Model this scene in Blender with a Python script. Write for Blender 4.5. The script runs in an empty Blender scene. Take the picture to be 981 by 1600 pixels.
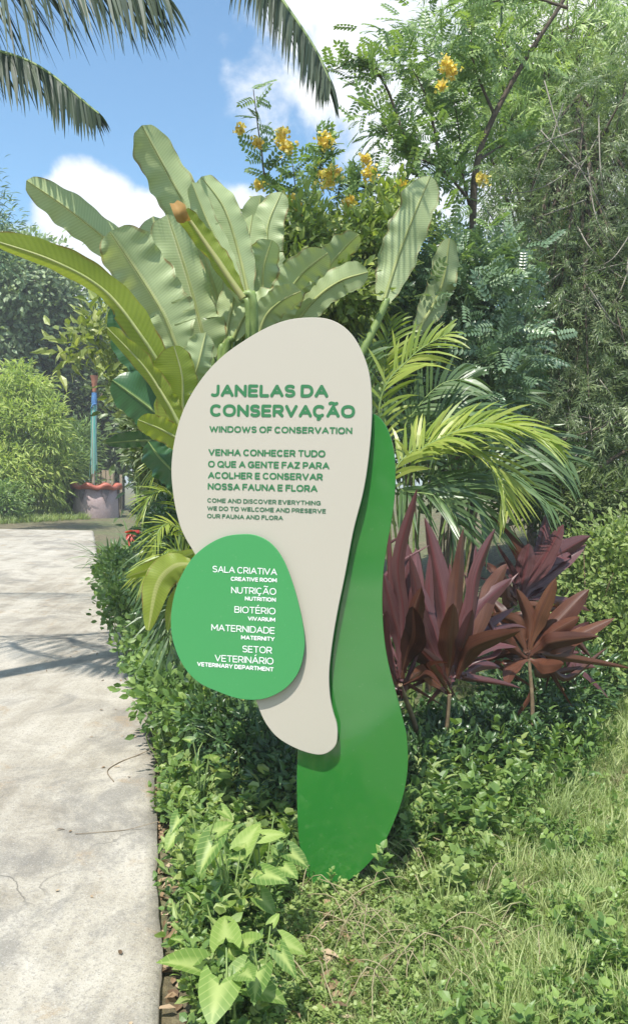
import bpy, math
import numpy as np
from mathutils import Vector, Matrix

RNG = np.random.default_rng(11)
SC = bpy.context.scene
COL = SC.collection

# ------------------------------------------------------------------ camera
F, CX, CY = 1209.0, 490.5, 800.0            # focal length and centre, in photo pixels (981 x 1600)
PITCH, ROLL, CAMZ = -math.atan(43 / F), 0.0245, 1.55
_f = np.array([0, math.cos(PITCH), math.sin(PITCH)])
_u0 = np.array([0, -math.sin(PITCH), math.cos(PITCH)])
_r0 = np.array([1.0, 0, 0])
CR = math.cos(ROLL) * _r0 + math.sin(ROLL) * _u0
CU = -math.sin(ROLL) * _r0 + math.cos(ROLL) * _u0
CF = _f
CAM = np.array([0, 0, CAMZ])
cd = bpy.data.cameras.new('camera')
cam = bpy.data.objects.new('camera', cd)
COL.objects.link(cam)
cd.sensor_fit = 'VERTICAL'
cd.sensor_height = 36
cd.lens = 36 * F / 1600
cd.clip_start, cd.clip_end = 0.05, 2000
M = Matrix.Identity(4)
for i in range(3):
    M[i][0], M[i][1], M[i][2], M[i][3] = CR[i], CU[i], -CF[i], CAM[i]
cam.matrix_world = M
SC.camera = cam

# ------------------------------------------------------------------ light and sky
SUN = np.array([-0.17, -0.40, 0.90])
SUN /= np.linalg.norm(SUN)
EXPOSURE = 1.32
HAZE = 0.003
SC.view_settings.view_transform = 'Standard'
SC.view_settings.look = 'None'
SC.view_settings.gamma = 1
SC.view_settings.use_curve_mapping = False
SC.view_settings.exposure = EXPOSURE
sl = bpy.data.lights.new('sun', 'SUN')
sl.energy, sl.angle, sl.color = 2.7, math.radians(0.55), (1.0, 0.955, 0.88)
so = bpy.data.objects.new('sun', sl)
COL.objects.link(so)
so.rotation_euler = Vector(SUN).to_track_quat('Z', 'Y').to_euler()
so.location = (0, 0, 30)
SC.cycles.use_denoising = True
SC.cycles.max_bounces = 8
SC.cycles.transparent_max_bounces = 4
SC.cycles.sample_clamp_indirect = 6


def pdir(px, py):
    d = CF + CR * (px - CX) / F + CU * (CY - py) / F
    return d / np.linalg.norm(d)


class NT:
    """small helper round a node tree"""
    def __init__(s, tree):
        s.t = tree
        s.t.nodes.clear()

    def n(s, kind, **kw):
        nd = s.t.nodes.new(kind)
        for k, v in kw.items():
            if k.startswith('i_'):
                nd.inputs[k[2:].replace('_', ' ')].default_value = v
            else:
                setattr(nd, k, v)
        return nd

    def l(s, a, b):
        s.t.links.new(a, b)

    def math(s, op, a, b=None, clamp=False):
        nd = s.t.nodes.new('ShaderNodeMath')
        nd.operation = op
        nd.use_clamp = clamp
        for i, v in enumerate((a, b)):
            if v is None:
                continue
            if hasattr(v, 'node'):
                s.l(v, nd.inputs[i])
            else:
                nd.inputs[i].default_value = v
        return nd.outputs[0]

    def mix(s, fac, a, b, mode='MIX'):
        nd = s.t.nodes.new('ShaderNodeMix')
        nd.data_type = 'RGBA'
        nd.blend_type = mode
        for sock, v in ((nd.inputs[0], fac), (nd.inputs[6], a), (nd.inputs[7], b)):
            if hasattr(v, 'node'):
                s.l(v, sock)
            elif isinstance(v, (int, float)):
                sock.default_value = v
            else:
                sock.default_value = (*v, 1) if len(v) == 3 else v
        return nd.outputs[2]

    def ramp(s, fac, stops, interp='LINEAR'):
        nd = s.t.nodes.new('ShaderNodeValToRGB')
        cr = nd.color_ramp
        cr.interpolation = interp
        while len(cr.elements) < len(stops):
            cr.elements.new(0.5)
        for e, (p, c) in zip(cr.elements, stops):
            e.position = p
            e.color = (*c, 1) if not isinstance(c, (int, float)) else (c, c, c, 1)
        s.l(fac, nd.inputs[0])
        return nd.outputs[0]

    def noise(s, vec, scale, detail=4, rough=0.55, dist=0.0):
        nd = s.t.nodes.new('ShaderNodeTexNoise')
        nd.inputs['Scale'].default_value = scale
        nd.inputs['Detail'].default_value = detail
        nd.inputs['Roughness'].default_value = rough
        nd.inputs['Distortion'].default_value = dist
        if vec is not None:
            s.l(vec, nd.inputs['Vector'])
        return nd.outputs[0]

    def maprange(s, v, a, b, c=0.0, d=1.0, smooth=True):
        nd = s.t.nodes.new('ShaderNodeMapRange')
        nd.interpolation_type = 'SMOOTHSTEP' if smooth else 'LINEAR'
        s.l(v, nd.inputs[0])
        for i, x in enumerate((a, b, c, d)):
            nd.inputs[i + 1].default_value = x
        return nd.outputs[0]


W = bpy.data.worlds.new('World')
SC.world = W
W.use_nodes = True
w = NT(W.node_tree)
sky = w.n('ShaderNodeTexSky', sky_type='NISHITA')
sky.sun_disc = False
sky.sun_elevation = math.asin(SUN[2])
sky.sun_rotation = math.atan2(SUN[0], SUN[1])
sky.altitude = 50
sky.air_density = 1.0
sky.dust_density = 1.2
sky.ozone_density = 2.2
tc = w.n('ShaderNodeTexCoord')
gen = tc.outputs['Generated']


def wdot(px, py):
    d = pdir(px, py)
    nd = w.n('ShaderNodeVectorMath', operation='DOT_PRODUCT')
    w.l(gen, nd.inputs[0])
    nd.inputs[1].default_value = tuple(d)
    return nd.outputs['Value']


def wblob(px, py, rad_px, soft_px):
    a0 = math.cos(math.atan(rad_px / F))
    a1 = math.cos(math.atan((rad_px + soft_px) / F))
    return w.maprange(wdot(px, py), a1, a0)


nz1 = w.noise(gen, 5.5, 9, 0.58, 0.35)
nz2 = w.noise(gen, 16.0, 7, 0.6, 0.2)
nzz = w.math('ADD', w.math('MULTIPLY', nz1, 0.72), w.math('MULTIPLY', nz2, 0.28))
# heaped cloud low on the left, thin veil of cloud high on the right, a band near the horizon
blobs = None
for px, py, r, s_, k in ((140, 335, 20, 95, .95), (240, 400, 40, 100, .95), (60, 440, 20, 110, .75), (390, 420, 60, 110, .9),
                         (440, 130, 10, 130, .62), (660, 40, 90, 220, .86), (370, 40, 5, 80, .5), (860, 150, 160, 300, .75),
                         (1500, 300, 400, 500, .6), (-700, 300, 200, 400, .6), (560, 440, 60, 120, .7)):
    b = w.math('MULTIPLY', wblob(px, py, r, s_), k)
    blobs = b if blobs is None else w.math('MAXIMUM', blobs, b)
sep = w.n('ShaderNodeSeparateXYZ')
w.l(gen, sep.inputs[0])
back = w.maprange(sep.outputs[1], 0.1, -0.3, 0.0, 0.55)
blobs = w.math('MAXIMUM', blobs, back)
dens = w.math('ADD', w.math('MULTIPLY', nzz, 1.5), w.math('SUBTRACT', w.math('MULTIPLY', blobs, 0.75), 1.0))
cl = w.maprange(dens, 0.10, 0.36)
shade = w.noise(gen, 9.0, 4, 0.5, 0.0)
ccol = w.mix(w.maprange(shade, 0.35, 0.65), (2.75,2.9,3.2), (3.45,3.45,3.45))
skyc = w.mix(1.0, sky.outputs[0], (.57, .69, .67), 'MULTIPLY')
outc = w.mix(cl, skyc, ccol)
bg = w.n('ShaderNodeBackground')
bg.inputs['Strength'].default_value = 0.15
w.l(outc, bg.inputs['Color'])
wo = w.n('ShaderNodeOutputWorld')
w.l(bg.outputs[0], wo.inputs[0])

# ------------------------------------------------------------------ projection helpers


def P(px, py, d):
    """point seen at photo pixel (px, py), d metres in front of the camera"""
    return CAM + d * (CF + CR * (px - CX) / F + CU * (CY - py) / F)


def sstep(t):
    t = np.clip(t, 0, 1)
    return t * t * (3 - 2 * t)


def H(x, y):
    """height of the ground"""
    x = np.asarray(x, float)
    y = np.asarray(y, float)
    z = 0.44 * sstep((y - 4) / 20.0)
    z = z + 0.75 * sstep((x - 1.5) / 3.0) * sstep((y - 4.2) / 4.0)
    z = z + 0.018 * np.sin(2.3 * x + 1.1) * np.sin(1.9 * y) * sstep((x + 0.2) / .8)
    return z


def G(px, py, lift=0.0):
    """ground point under a photo pixel (arrays allowed)"""
    px = np.atleast_1d(np.asarray(px, float))
    py = np.atleast_1d(np.asarray(py, float))
    d = CF[None] + CR[None] * ((px - CX) / F)[:, None] + CU[None] * ((CY - py) / F)[:, None]
    t = np.full(len(px), 4.0)
    for _ in range(40):
        q = CAM + d * t[:, None]
        z = H(q[:, 0], q[:, 1]) + lift
        tn = (z - CAMZ) / np.minimum(d[:, 2], -1e-3)
        t = 0.5 * t + 0.5 * np.clip(tn, 0.5, 200)
    q = CAM + d * t[:, None]
    q[:, 2] = H(q[:, 0], q[:, 1]) + lift
    return q


def nrm(v):
    v = np.asarray(v, float)
    return v / np.maximum(np.linalg.norm(v, axis=-1, keepdims=True), 1e-9)


def spline(pts, n, closed=False):
    """Catmull-Rom through pts"""
    p = np.asarray(pts, float)
    m = len(p)
    if m == 2 and not closed:
        return p[0] + (p[1] - p[0]) * np.linspace(0, 1, n)[:, None]
    if closed:
        q = np.concatenate([p[-1:], p, p[:2]])
        u = np.linspace(0, m, n, endpoint=False)
    else:
        q = np.concatenate([2 * p[:1] - p[1:2], p, 2 * p[-1:] - p[-2:-1]])
        u = np.linspace(0, m - 1, n)
    i = np.minimum(u.astype(int), (m - 1) if closed else (m - 2))
    t = (u - i)[:, None]
    a, b, c, d = q[i], q[i + 1], q[i + 2], q[i + 3]
    return 0.5 * (2 * b + (c - a) * t + (2 * a - 5 * b + 4 * c - d) * t ** 2 + (3 * b - a - 3 * c + d) * t ** 3)


# ------------------------------------------------------------------ mesh building


class Acc:
    """collects verts / faces / per-vertex tint and vein values and leaf coordinates, then links ONE mesh object"""
    def __init__(s):
        s.v, s.loops, s.sizes, s.tint, s.vein, s.st, s.smooth, s.mi = [], [], [], [], [], [], [], []
        s.n = 0

    def add(s, V, loops, sizes, tint=0.5, vein=0.0, st=None, smooth=False, mi=0):
        V = np.asarray(V, float).reshape(-1, 3)
        k = len(V)
        s.v.append(V)
        s.loops.append(np.asarray(loops, np.int64).ravel() + s.n)
        sz = np.asarray(sizes, np.int64).ravel()
        s.sizes.append(sz)
        s.tint.append(np.broadcast_to(np.asarray(tint, float), (k,)).copy())
        s.vein.append(np.broadcast_to(np.asarray(vein, float), (k,)).copy())
        s.st.append(np.zeros((k, 3)) if st is None else np.asarray(st, float))
        s.smooth.append(np.full(len(sz), smooth))
        s.mi.append(np.full(len(sz), mi, np.int32))
        s.n += k

    def faces(s, V, fs, **kw):
        s.add(V, [i for f in fs for i in f], [len(f) for f in fs], **kw)

    def grid(s, Pg, closed_u=False, skip=None, **kw):
        """Pg: (rows, cols, 3)"""
        r, c = Pg.shape[:2]
        i, j = np.meshgrid(np.arange(r - 1), np.arange(c if closed_u else c - 1), indexing='ij')
        j2 = (j + 1) % c
        q = np.stack([i * c + j, i * c + j2, (i + 1) * c + j2, (i + 1) * c + j], -1)
        if skip is not None:
            q = q[~skip]
        q = q.reshape(-1, 4)
        s.add(Pg.reshape(-1, 3), q, np.full(len(q), 4), **kw)

    def tube(s, pts, rad, sides=6, cap=True, **kw):
        pts = np.asarray(pts, float)
        n = len(pts)
        rad = np.broadcast_to(np.asarray(rad, float), (n,))
        T = nrm(np.gradient(pts, axis=0))
        ref = np.array([0.13, 0.21, 0.97]) if abs(T[:, 2].mean()) < 0.8 else np.array([0.97, 0.2, 0.1])
        A = nrm(np.cross(T, ref))
        B = np.cross(T, A)
        a = np.linspace(0, 2 * np.pi, sides, endpoint=False)
        ring = pts[:, None] + rad[:, None, None] * (np.cos(a)[None, :, None] * A[:, None] + np.sin(a)[None, :, None] * B[:, None])
        kw.setdefault('smooth', True)
        s.grid(ring, closed_u=True, **kw)
        if cap:
            for k, o in ((0, 1), (n - 1, -1)):
                s.add(ring[k], list(range(sides))[::o], [sides], **{kk: vv for kk, vv in kw.items() if kk != 'smooth'})

    def box(s, c, size, ax=None, **kw):
        ax = np.eye(3) if ax is None else np.asarray(ax, float)
        h = np.asarray(size, float) / 2
        V = np.array([np.asarray(c, float) + sx * h[0] * ax[0] + sy * h[1] * ax[1] + sz * h[2] * ax[2]
                      for sz in (-1, 1) for sy in (-1, 1) for sx in (-1, 1)])
        s.faces(V, [(0, 2, 3, 1), (4, 5, 7, 6), (0, 1, 5, 4), (1, 3, 7, 5), (3, 2, 6, 7), (2, 0, 4, 6)], **kw)

    def inst(s, T, pos, yd, zd, ln, wd, tint, smooth=False, mi=0):
        """many copies of a leaf template, baked into this one mesh"""
        pos = np.asarray(pos, float)
        n = len(pos)
        if n == 0:
            return
        k = len(T['v'])
        Y = nrm(yd)
        X = nrm(np.cross(Y, zd))
        Z = np.cross(X, Y)
        ln = np.broadcast_to(np.asarray(ln, float), (n,))[:, None, None]
        wd = np.broadcast_to(np.asarray(wd, float), (n,))[:, None, None]
        v = T['v']
        V = pos[:, None] + X[:, None] * v[None, :, :1] * wd + Y[:, None] * v[None, :, 1:2] * ln + Z[:, None] * v[None, :, 2:3] * ln
        loops = (T['l'][None] + (np.arange(n) * k)[:, None]).ravel()
        tint = np.broadcast_to(np.asarray(tint, float), (n,))
        tv = (tint[:, None] + T['dt'][None]).ravel()
        s.add(V.reshape(-1, 3), loops, np.tile(T['s'], n), tint=tv, vein=np.tile(T['ve'], n),
              st=np.tile(T['st'], (n, 1)), smooth=smooth, mi=mi)

    def build(s, name, mats, parent=None, origin=None, **props):
        V = np.concatenate(s.v)
        if origin is not None:
            V = V - np.asarray(origin, float)
        loops = np.concatenate(s.loops)
        sizes = np.concatenate(s.sizes)
        me = bpy.data.meshes.new(name)
        me.vertices.add(len(V))
        me.vertices.foreach_set('co', V.astype(np.float32).ravel())
        me.loops.add(len(loops))
        me.loops.foreach_set('vertex_index', loops.astype(np.int32))
        me.polygons.add(len(sizes))
        me.polygons.foreach_set('loop_start', np.concatenate([[0], np.cumsum(sizes)[:-1]]).astype(np.int32))
        me.polygons.foreach_set('use_smooth', np.concatenate(s.smooth))
        mats = mats if isinstance(mats, (list, tuple)) else [mats]
        for m in mats:
            me.materials.append(m)
        if len(mats) > 1:
            me.polygons.foreach_set('material_index', np.concatenate(s.mi))
        me.update(calc_edges=True)
        for nm, arr in (('tint', s.tint), ('vein', s.vein)):
            a = me.attributes.new(nm, 'FLOAT', 'POINT')
            a.data.foreach_set('value', np.concatenate(arr).astype(np.float32))
        a = me.attributes.new('st', 'FLOAT_VECTOR', 'POINT')
        a.data.foreach_set('vector', np.concatenate(s.st).astype(np.float32).ravel())
        me.validate()
        o = bpy.data.objects.new(name, me)
        COL.objects.link(o)
        if parent is not None:
            o.parent = parent
        if origin is not None and parent is None:
            o.location = tuple(origin)
        for k_, v_ in props.items():
            o[k_] = v_
        return o


ROOT = {}


def thing(name, label, cat, loc, group=None):
    o = bpy.data.objects.new(name, None)
    o.empty_display_size = 0.1
    COL.objects.link(o)
    o.location = tuple(float(c) for c in loc)
    o['label'] = label
    o['category'] = cat
    if group:
        o['group'] = group
    ROOT[o.name] = np.asarray(loc, float)
    return o


def part(name, acc, mats, root, **props):
    """mesh part of a thing, geometry given in world coordinates"""
    return acc.build(name, mats, root, ROOT[root.name], **props)


# ------------------------------------------------------------------ leaf templates (x across, y along, z up)


def tmpl(v, faces, dt=None, ve=None, st=None):
    v = np.asarray(v, float)
    return dict(v=v, l=np.array([i for f in faces for i in f]), s=np.array([len(f) for f in faces]),
                dt=np.zeros(len(v)) if dt is None else np.asarray(dt, float),
                ve=np.zeros(len(v)) if ve is None else np.asarray(ve, float),
                st=np.c_[v[:, 0], v[:, 1], v[:, 2] * 0] if st is None else st)


T_OVAL = tmpl([(0, 0, 0), (-.42, .28, .05), (-.46, .62, .02), (0, 1, -.12), (.46, .62, .02), (.42, .28, .05), (0, .32, 0), (0, .65, -.03)],
              [(0, 6, 1), (0, 5, 6), (1, 6, 7, 2), (6, 5, 4, 7), (2, 7, 3), (7, 4, 3)],
              ve=[1, 0, 0, .6, 0, 0, 1, 1])
T_LANCE = tmpl([(0, 0, 0), (-.5, .3, .06), (-.3, .68, 0), (0, 1, -.2), (.3, .68, 0), (.5, .3, .06), (0, .3, 0), (0, .68, -.06)],
               [(0, 6, 1), (0, 5, 6), (1, 6, 7, 2), (6, 5, 4, 7), (2, 7, 3), (7, 4, 3)],
               ve=[1, 0, 0, .6, 0, 0, 1, 1])
T_TINY = tmpl([(0, 0, 0), (-.5, .5, .06), (0, 1, -.05), (.5, .5, .06)], [(0, 3, 2, 1)])
T_BLADE = tmpl([(-.5, 0, 0), (.5, 0, 0), (-.42, .4, .06), (.42, .4, .06), (-.25, .75, .0), (.25, .75, .0), (0, 1, -.16)],
               [(0, 1, 3, 2), (2, 3, 5, 4), (4, 5, 6)], dt=[-.25, -.25, 0, 0, .05, .05, .15])


def compose(base, items):
    """template made of several copies of another: items = (origin, ydir, zdir, length, width, tint)"""
    vs, fs, dt, ve, st = [], [], [], [], []
    n = 0
    for o, yd, zd, ln, wd, t in items:
        Y = nrm(np.array(yd, float))
        X = nrm(np.cross(Y, zd))
        Z = np.cross(X, Y)
        v = base['v']
        vs.append(np.array(o) + v[:, :1] * wd * X + v[:, 1:2] * ln * Y + v[:, 2:3] * ln * Z)
        i = 0
        for c in base['s']:
            fs.append(tuple(base['l'][i:i + c] + n))
            i += c
        dt.append(base['dt'] + t)
        ve.append(base['ve'])
        st.append(base['st'])
        n += len(v)
    return tmpl(np.concatenate(vs), fs, np.concatenate(dt), np.concatenate(ve), np.concatenate(st))


def t_pinnate(pairs, lf, wd, base=T_OVAL, droop=0.18):
    it = []
    for k in range(pairs):
        y = 0.14 + 0.84 * k / (pairs - 1)
        z = -droop * y * y
        for sg in (-1, 1):
            it.append(((0, y, z), (sg * 1, .45, -.1), (0, 0, 1), lf * (1 - .25 * abs(y - .5)), wd, RNG.normal(0, .07)))
    it.append(((0, 1, -droop), (0, 1, -.3), (0, 0, 1), lf, wd, 0))
    it.append(((0, 0, 0), (0, 1, -droop), (0, 0, 1), 1.0, .018, -.1))
    return compose(base, it)


T_PINN = t_pinnate(6, .30, .15)
T_PINN2 = t_pinnate(9, .26, .07, T_TINY)


def t_weed(nodes, h, lf, wd, base=T_LANCE):
    it = []
    for k in range(nodes):
        z = h * (0.25 + 0.75 * k / (nodes - 1))
        a0 = k * 1.9
        up = 0.15 + 0.75 * k / (nodes - 1)
        for q in range(2):
            a = a0 + q * np.pi + RNG.normal(0, .25)
            d = (math.cos(a), math.sin(a), up)
            it.append(((0.01 * math.cos(a), 0.01 * math.sin(a), z), d, (0, 0, 1) if up < .8 else (-math.cos(a), -math.sin(a), .6),
                       lf * (1.1 - .45 * k / nodes), wd * (1.1 - .4 * k / nodes), RNG.normal(0, .10) + .15 * k / nodes))
    it.append(((0, 0, 0), (0, 0, 1), (0, 1, 0), h, .012, -.1))
    t = compose(base, it)
    # turn so that the plant grows along its own y axis (the instancing direction)
    v = t['v'].copy()
    t['v'] = np.c_[v[:, 0], v[:, 2], -v[:, 1]]
    return t


T_WEEDS = [t_weed(7, 1.0, .27, .20), t_weed(9, 1.0, .22, .14), t_weed(6, 1.0, .30, .28, T_OVAL), t_weed(5, 1.0, .36, .20)]


def t_tuft(nb, spread):
    it = []
    for k in range(nb):
        a = RNG.uniform(0, 2 * np.pi)
        s_ = spread * RNG.uniform(.2, 1)
        it.append(((.12 * math.cos(a), .12 * math.sin(a), 0), (s_ * math.cos(a), s_ * math.sin(a), 1), (-math.cos(a), -math.sin(a), .4),
                   RNG.uniform(.6, 1.1), .055, RNG.normal(0, .15)))
    t = compose(T_BLADE, it)
    v = t['v'].copy()
    t['v'] = np.c_[v[:, 0], v[:, 2], -v[:, 1]]
    return t


T_TUFTS = [t_tuft(9, 1.0), t_tuft(8, 1.5), t_tuft(7, .7)]


def t_spray(nn, droop):
    """feathery drooping branchlet"""
    it = []
    for k in range(nn):
        y = k / nn
        z = -droop * y * y
        a = RNG.uniform(0, 2 * np.pi)
        it.append(((0, y, z), (math.cos(a) * .8, .7, -.35 + math.sin(a) * .5), (0, .3, 1), RNG.uniform(.20, .38), .034, RNG.normal(0, .12)))
    it.append(((0, 0, 0), (0, 1, -droop * .8), (0, 0, 1), 1.0, .022, -.1))
    return compose(T_TINY, it)


T_SPRAYS = [t_spray(22, .45), t_spray(26, .7)]

# ------------------------------------------------------------------ materials


def newmat(name):
    m = bpy.data.materials.new(name)
    m.use_nodes = True
    return m, NT(m.node_tree)


def leafmat(name, dark, mid, light, vein=None, trans=0.35, rough=0.42, ribs=0.0, under=None, tcol=None, blotch=0.0, edge=None, spec=0.5, lateral=0.0, streak=0.0):
    m, t = newmat(name)
    at = t.n('ShaderNodeAttribute', attribute_name='tint')
    fac = at.outputs['Fac']
    geo = t.n('ShaderNodeNewGeometry')
    if blotch:
        nb = t.noise(geo.outputs['Position'], 9.0, 3)
        fac = t.math('ADD', fac, t.math('MULTIPLY', t.math('SUBTRACT', nb, 0.5), blotch))
    col = t.ramp(fac, [(0.0, dark), (0.5, mid), (1.0, light)])
    if under is not None:
        col = t.mix(geo.outputs['Backfacing'], col, under)
    st = t.n('ShaderNodeAttribute', attribute_name='st')
    if edge is not None:
        sp = t.n('ShaderNodeSeparateXYZ')
        t.l(st.outputs['Vector'], sp.inputs[0])
        e = t.maprange(t.math('ABSOLUTE', sp.outputs[0]), .80, 1.0)
        en = t.noise(st.outputs['Vector'], 7, 3)
        col = t.mix(t.math('MULTIPLY', e, t.maprange(en, .45, .62)), col, edge)
    if vein is not None:
        va = t.n('ShaderNodeAttribute', attribute_name='vein')
        col = t.mix(t.maprange(va.outputs['Fac'], .62, 1.0), col, vein)
    if streak:
        mp = t.n('ShaderNodeMapping')
        mp.inputs['Scale'].default_value = (9, 1.2, 3)
        t.l(st.outputs['Vector'], mp.inputs['Vector'])
        sn = t.noise(mp.outputs[0], 2.0, 5, .65)
        col = t.mix(t.maprange(sn, .35, .7, 0, streak), col, t.mix(1.0, col, (.42, .38, .36), 'MULTIPLY'))
    if lateral:
        # pale side veins that leave the midrib at a slant
        sp = t.n('ShaderNodeSeparateXYZ')
        t.l(st.outputs['Vector'], sp.inputs[0])
        q_ = t.math('SUBTRACT', t.math('MULTIPLY', sp.outputs[1], lateral), t.math('MULTIPLY', t.math('ABSOLUTE', sp.outputs[0]), lateral * .75))
        lv = t.math('SINE', t.math('MULTIPLY', q_, 6.283))
        col = t.mix(t.maprange(lv, .80, 1.0, 0, .55), col, vein)
    pb = t.n('ShaderNodeBsdfPrincipled')
    pb.inputs['Roughness'].default_value = rough
    pb.inputs['Specular IOR Level'].default_value = spec
    tr = t.n('ShaderNodeBsdfTranslucent')
    if ribs:
        # fine ribs running out from the midrib, slanted towards the tip
        sp = t.n('ShaderNodeSeparateXYZ')
        t.l(st.outputs['Vector'], sp.inputs[0])
        ph = t.math('SUBTRACT', t.math('MULTIPLY', sp.outputs[1], ribs), t.math('MULTIPLY', t.math('ABSOLUTE', sp.outputs[0]), ribs * .05))
        wv = t.math('SINE', t.math('MULTIPLY', ph, 6.283))
        wv2 = t.noise(st.outputs['Vector'], 6, 3)
        hgt = t.math('ADD', t.math('MULTIPLY', wv, .22), t.math('MULTIPLY', wv2, 1.5))
        col = t.mix(t.maprange(wv, -1.0, 1.0, 0.0, 0.24), col, t.mix(1.0, col, (.55, .62, .5), 'MULTIPLY'))
        bp = t.n('ShaderNodeBump')
        bp.inputs['Strength'].default_value = 0.3
        bp.inputs['Distance'].default_value = 0.003
        t.l(hgt, bp.inputs['Height'])
        t.l(bp.outputs[0], pb.inputs['Normal'])
    t.l(col, pb.inputs['Base Color'])
    if tcol is None:
        tc_ = t.mix(1.0, col, (1.25, 1.35, .55), 'MULTIPLY')
    else:
        tc_ = t.mix(1.0, col, tcol, 'MULTIPLY')
    t.l(tc_, tr.inputs['Color'])
    mx = t.n('ShaderNodeMixShader')
    mx.inputs[0].default_value = trans
    t.l(pb.outputs[0], mx.inputs[1])
    t.l(tr.outputs[0], mx.inputs[2])
    o = t.n('ShaderNodeOutputMaterial')
    t.l(mx.outputs[0], o.inputs[0])
    return m


def solid(name, a, b=None, scale=8.0, rough=0.7, bump=0.0, spec=0.5, stretch=None, coat=0.0, detail=5, metal=0.0):
    m, t = newmat(name)
    tc_ = t.n('ShaderNodeTexCoord')
    vec = tc_.outputs['Object']
    if stretch:
        mp = t.n('ShaderNodeMapping')
        mp.inputs['Scale'].default_value = stretch
        t.l(vec, mp.inputs['Vector'])
        vec = mp.outputs[0]
    pb = t.n('ShaderNodeBsdfPrincipled')
    pb.inputs['Roughness'].default_value = rough
    pb.inputs['Specular IOR Level'].default_value = spec
    pb.inputs['Coat Weight'].default_value = coat
    pb.inputs['Coat Roughness'].default_value = 0.03
    pb.inputs['Metallic'].default_value = metal
    nz = t.noise(vec, scale, detail, .6)
    t.l(t.mix(t.maprange(nz, .3, .7), a, a if b is None else b), pb.inputs['Base Color'])
    if bump:
        bp = t.n('ShaderNodeBump')
        bp.inputs['Strength'].default_value = bump
        bp.inputs['Distance'].default_value = 0.01
        t.l(nz, bp.inputs['Height'])
        t.l(bp.outputs[0], pb.inputs['Normal'])
    o = t.n('ShaderNodeOutputMaterial')
    t.l(pb.outputs[0], o.inputs[0])
    return m


def concrete():
    m, t = newmat('worn_concrete')
    geo = t.n('ShaderNodeNewGeometry')
    p = geo.outputs['Position']
    big = t.noise(p, 0.55, 5, .6, .6)
    mid = t.noise(p, 2.6, 7, .68, .9)
    fine = t.noise(p, 55, 5, .7)
    grit = t.noise(p, 190, 2, .6)
    streak_m = t.n('ShaderNodeMapping')
    streak_m.inputs['Scale'].default_value = (4.5, .55, 1)
    streak_m.inputs['Rotation'].default_value = (0, 0, .12)
    t.l(p, streak_m.inputs['Vector'])
    streak = t.noise(streak_m.outputs[0], 1.1, 6, .65, .4)
    a = t.math('ADD', t.math('MULTIPLY', big, .42), t.math('ADD', t.math('MULTIPLY', mid, .4), t.math('MULTIPLY', streak, .34)))
    col = t.ramp(a, [(.38, (.165, .142, .106)), (.50, (.285, .252, .198)), (.58, (.395, .358, .292)), (.68, (.485, .445, .375))])
    # dark worn areas
    worn = t.noise(p, .85, 9, .72, 1.5)
    col = t.mix(t.maprange(worn, .50, .64, 0, .62), col, (.165,.155,.138))
    # ochre stains
    st = t.noise(p, 1.9, 5, .6, .5)
    m2 = t.n('ShaderNodeMapping')
    m2.inputs['Location'].default_value = (3.1, 1.7, 0)
    t.l(p, m2.inputs['Vector'])
    st2 = t.noise(m2.outputs[0], 2.3, 6, .7, .6)
    col = t.mix(t.maprange(st2, .56, .68, 0, .6), col, (.34,.25,.15))
    col = t.mix(t.maprange(fine, .48, .66, 0, .55), col, (.22,.205,.185))
    col = t.mix(t.maprange(grit, .56, .68, 0, .5), col, (.12,.112,.10))
    col = t.mix(t.maprange(grit, .42, .28, 0, .5), col, (.52,.50,.47))
    # hair cracks
    vo = t.n('ShaderNodeTexVoronoi', feature='DISTANCE_TO_EDGE')
    vo.inputs['Scale'].default_value = .42
    wob = t.n('ShaderNodeVectorMath', operation='ADD')
    wn = t.n('ShaderNodeTexNoise')
    wn.inputs['Scale'].default_value = 2.2
    wn.inputs['Detail'].default_value = 6
    t.l(p, wn.inputs['Vector'])
    sc = t.n('ShaderNodeVectorMath', operation='SCALE')
    sc.inputs['Scale'].default_value = .55
    t.l(wn.outputs['Color'], sc.inputs[0])
    t.l(p, wob.inputs[0])
    t.l(sc.outputs[0], wob.inputs[1])
    t.l(wob.outputs[0], vo.inputs['Vector'])
    crack = t.math('MULTIPLY', t.maprange(vo.outputs['Distance'], .0035, .0), t.maprange(t.noise(p, .9, 2), .5, .6))
    col = t.mix(t.math('MULTIPLY', crack, .55), col, (.14, .13, .115))
    pb = t.n('ShaderNodeBsdfPrincipled')
    pb.inputs['Roughness'].default_value = .88
    pb.inputs['Specular IOR Level'].default_value = .3
    t.l(col, pb.inputs['Base Color'])
    h = t.math('ADD', t.math('MULTIPLY', fine, .5), t.math('ADD', t.math('MULTIPLY', grit, .25), t.math('MULTIPLY', mid, 1.6)))
    h = t.math('SUBTRACT', h, t.math('MULTIPLY', crack, .8))
    bp = t.n('ShaderNodeBump')
    bp.inputs['Strength'].default_value = .5
    bp.inputs['Distance'].default_value = .012
    t.l(h, bp.inputs['Height'])
    t.l(bp.outputs[0], pb.inputs['Normal'])
    o = t.n('ShaderNodeOutputMaterial')
    t.l(pb.outputs[0], o.inputs[0])
    return m


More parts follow.
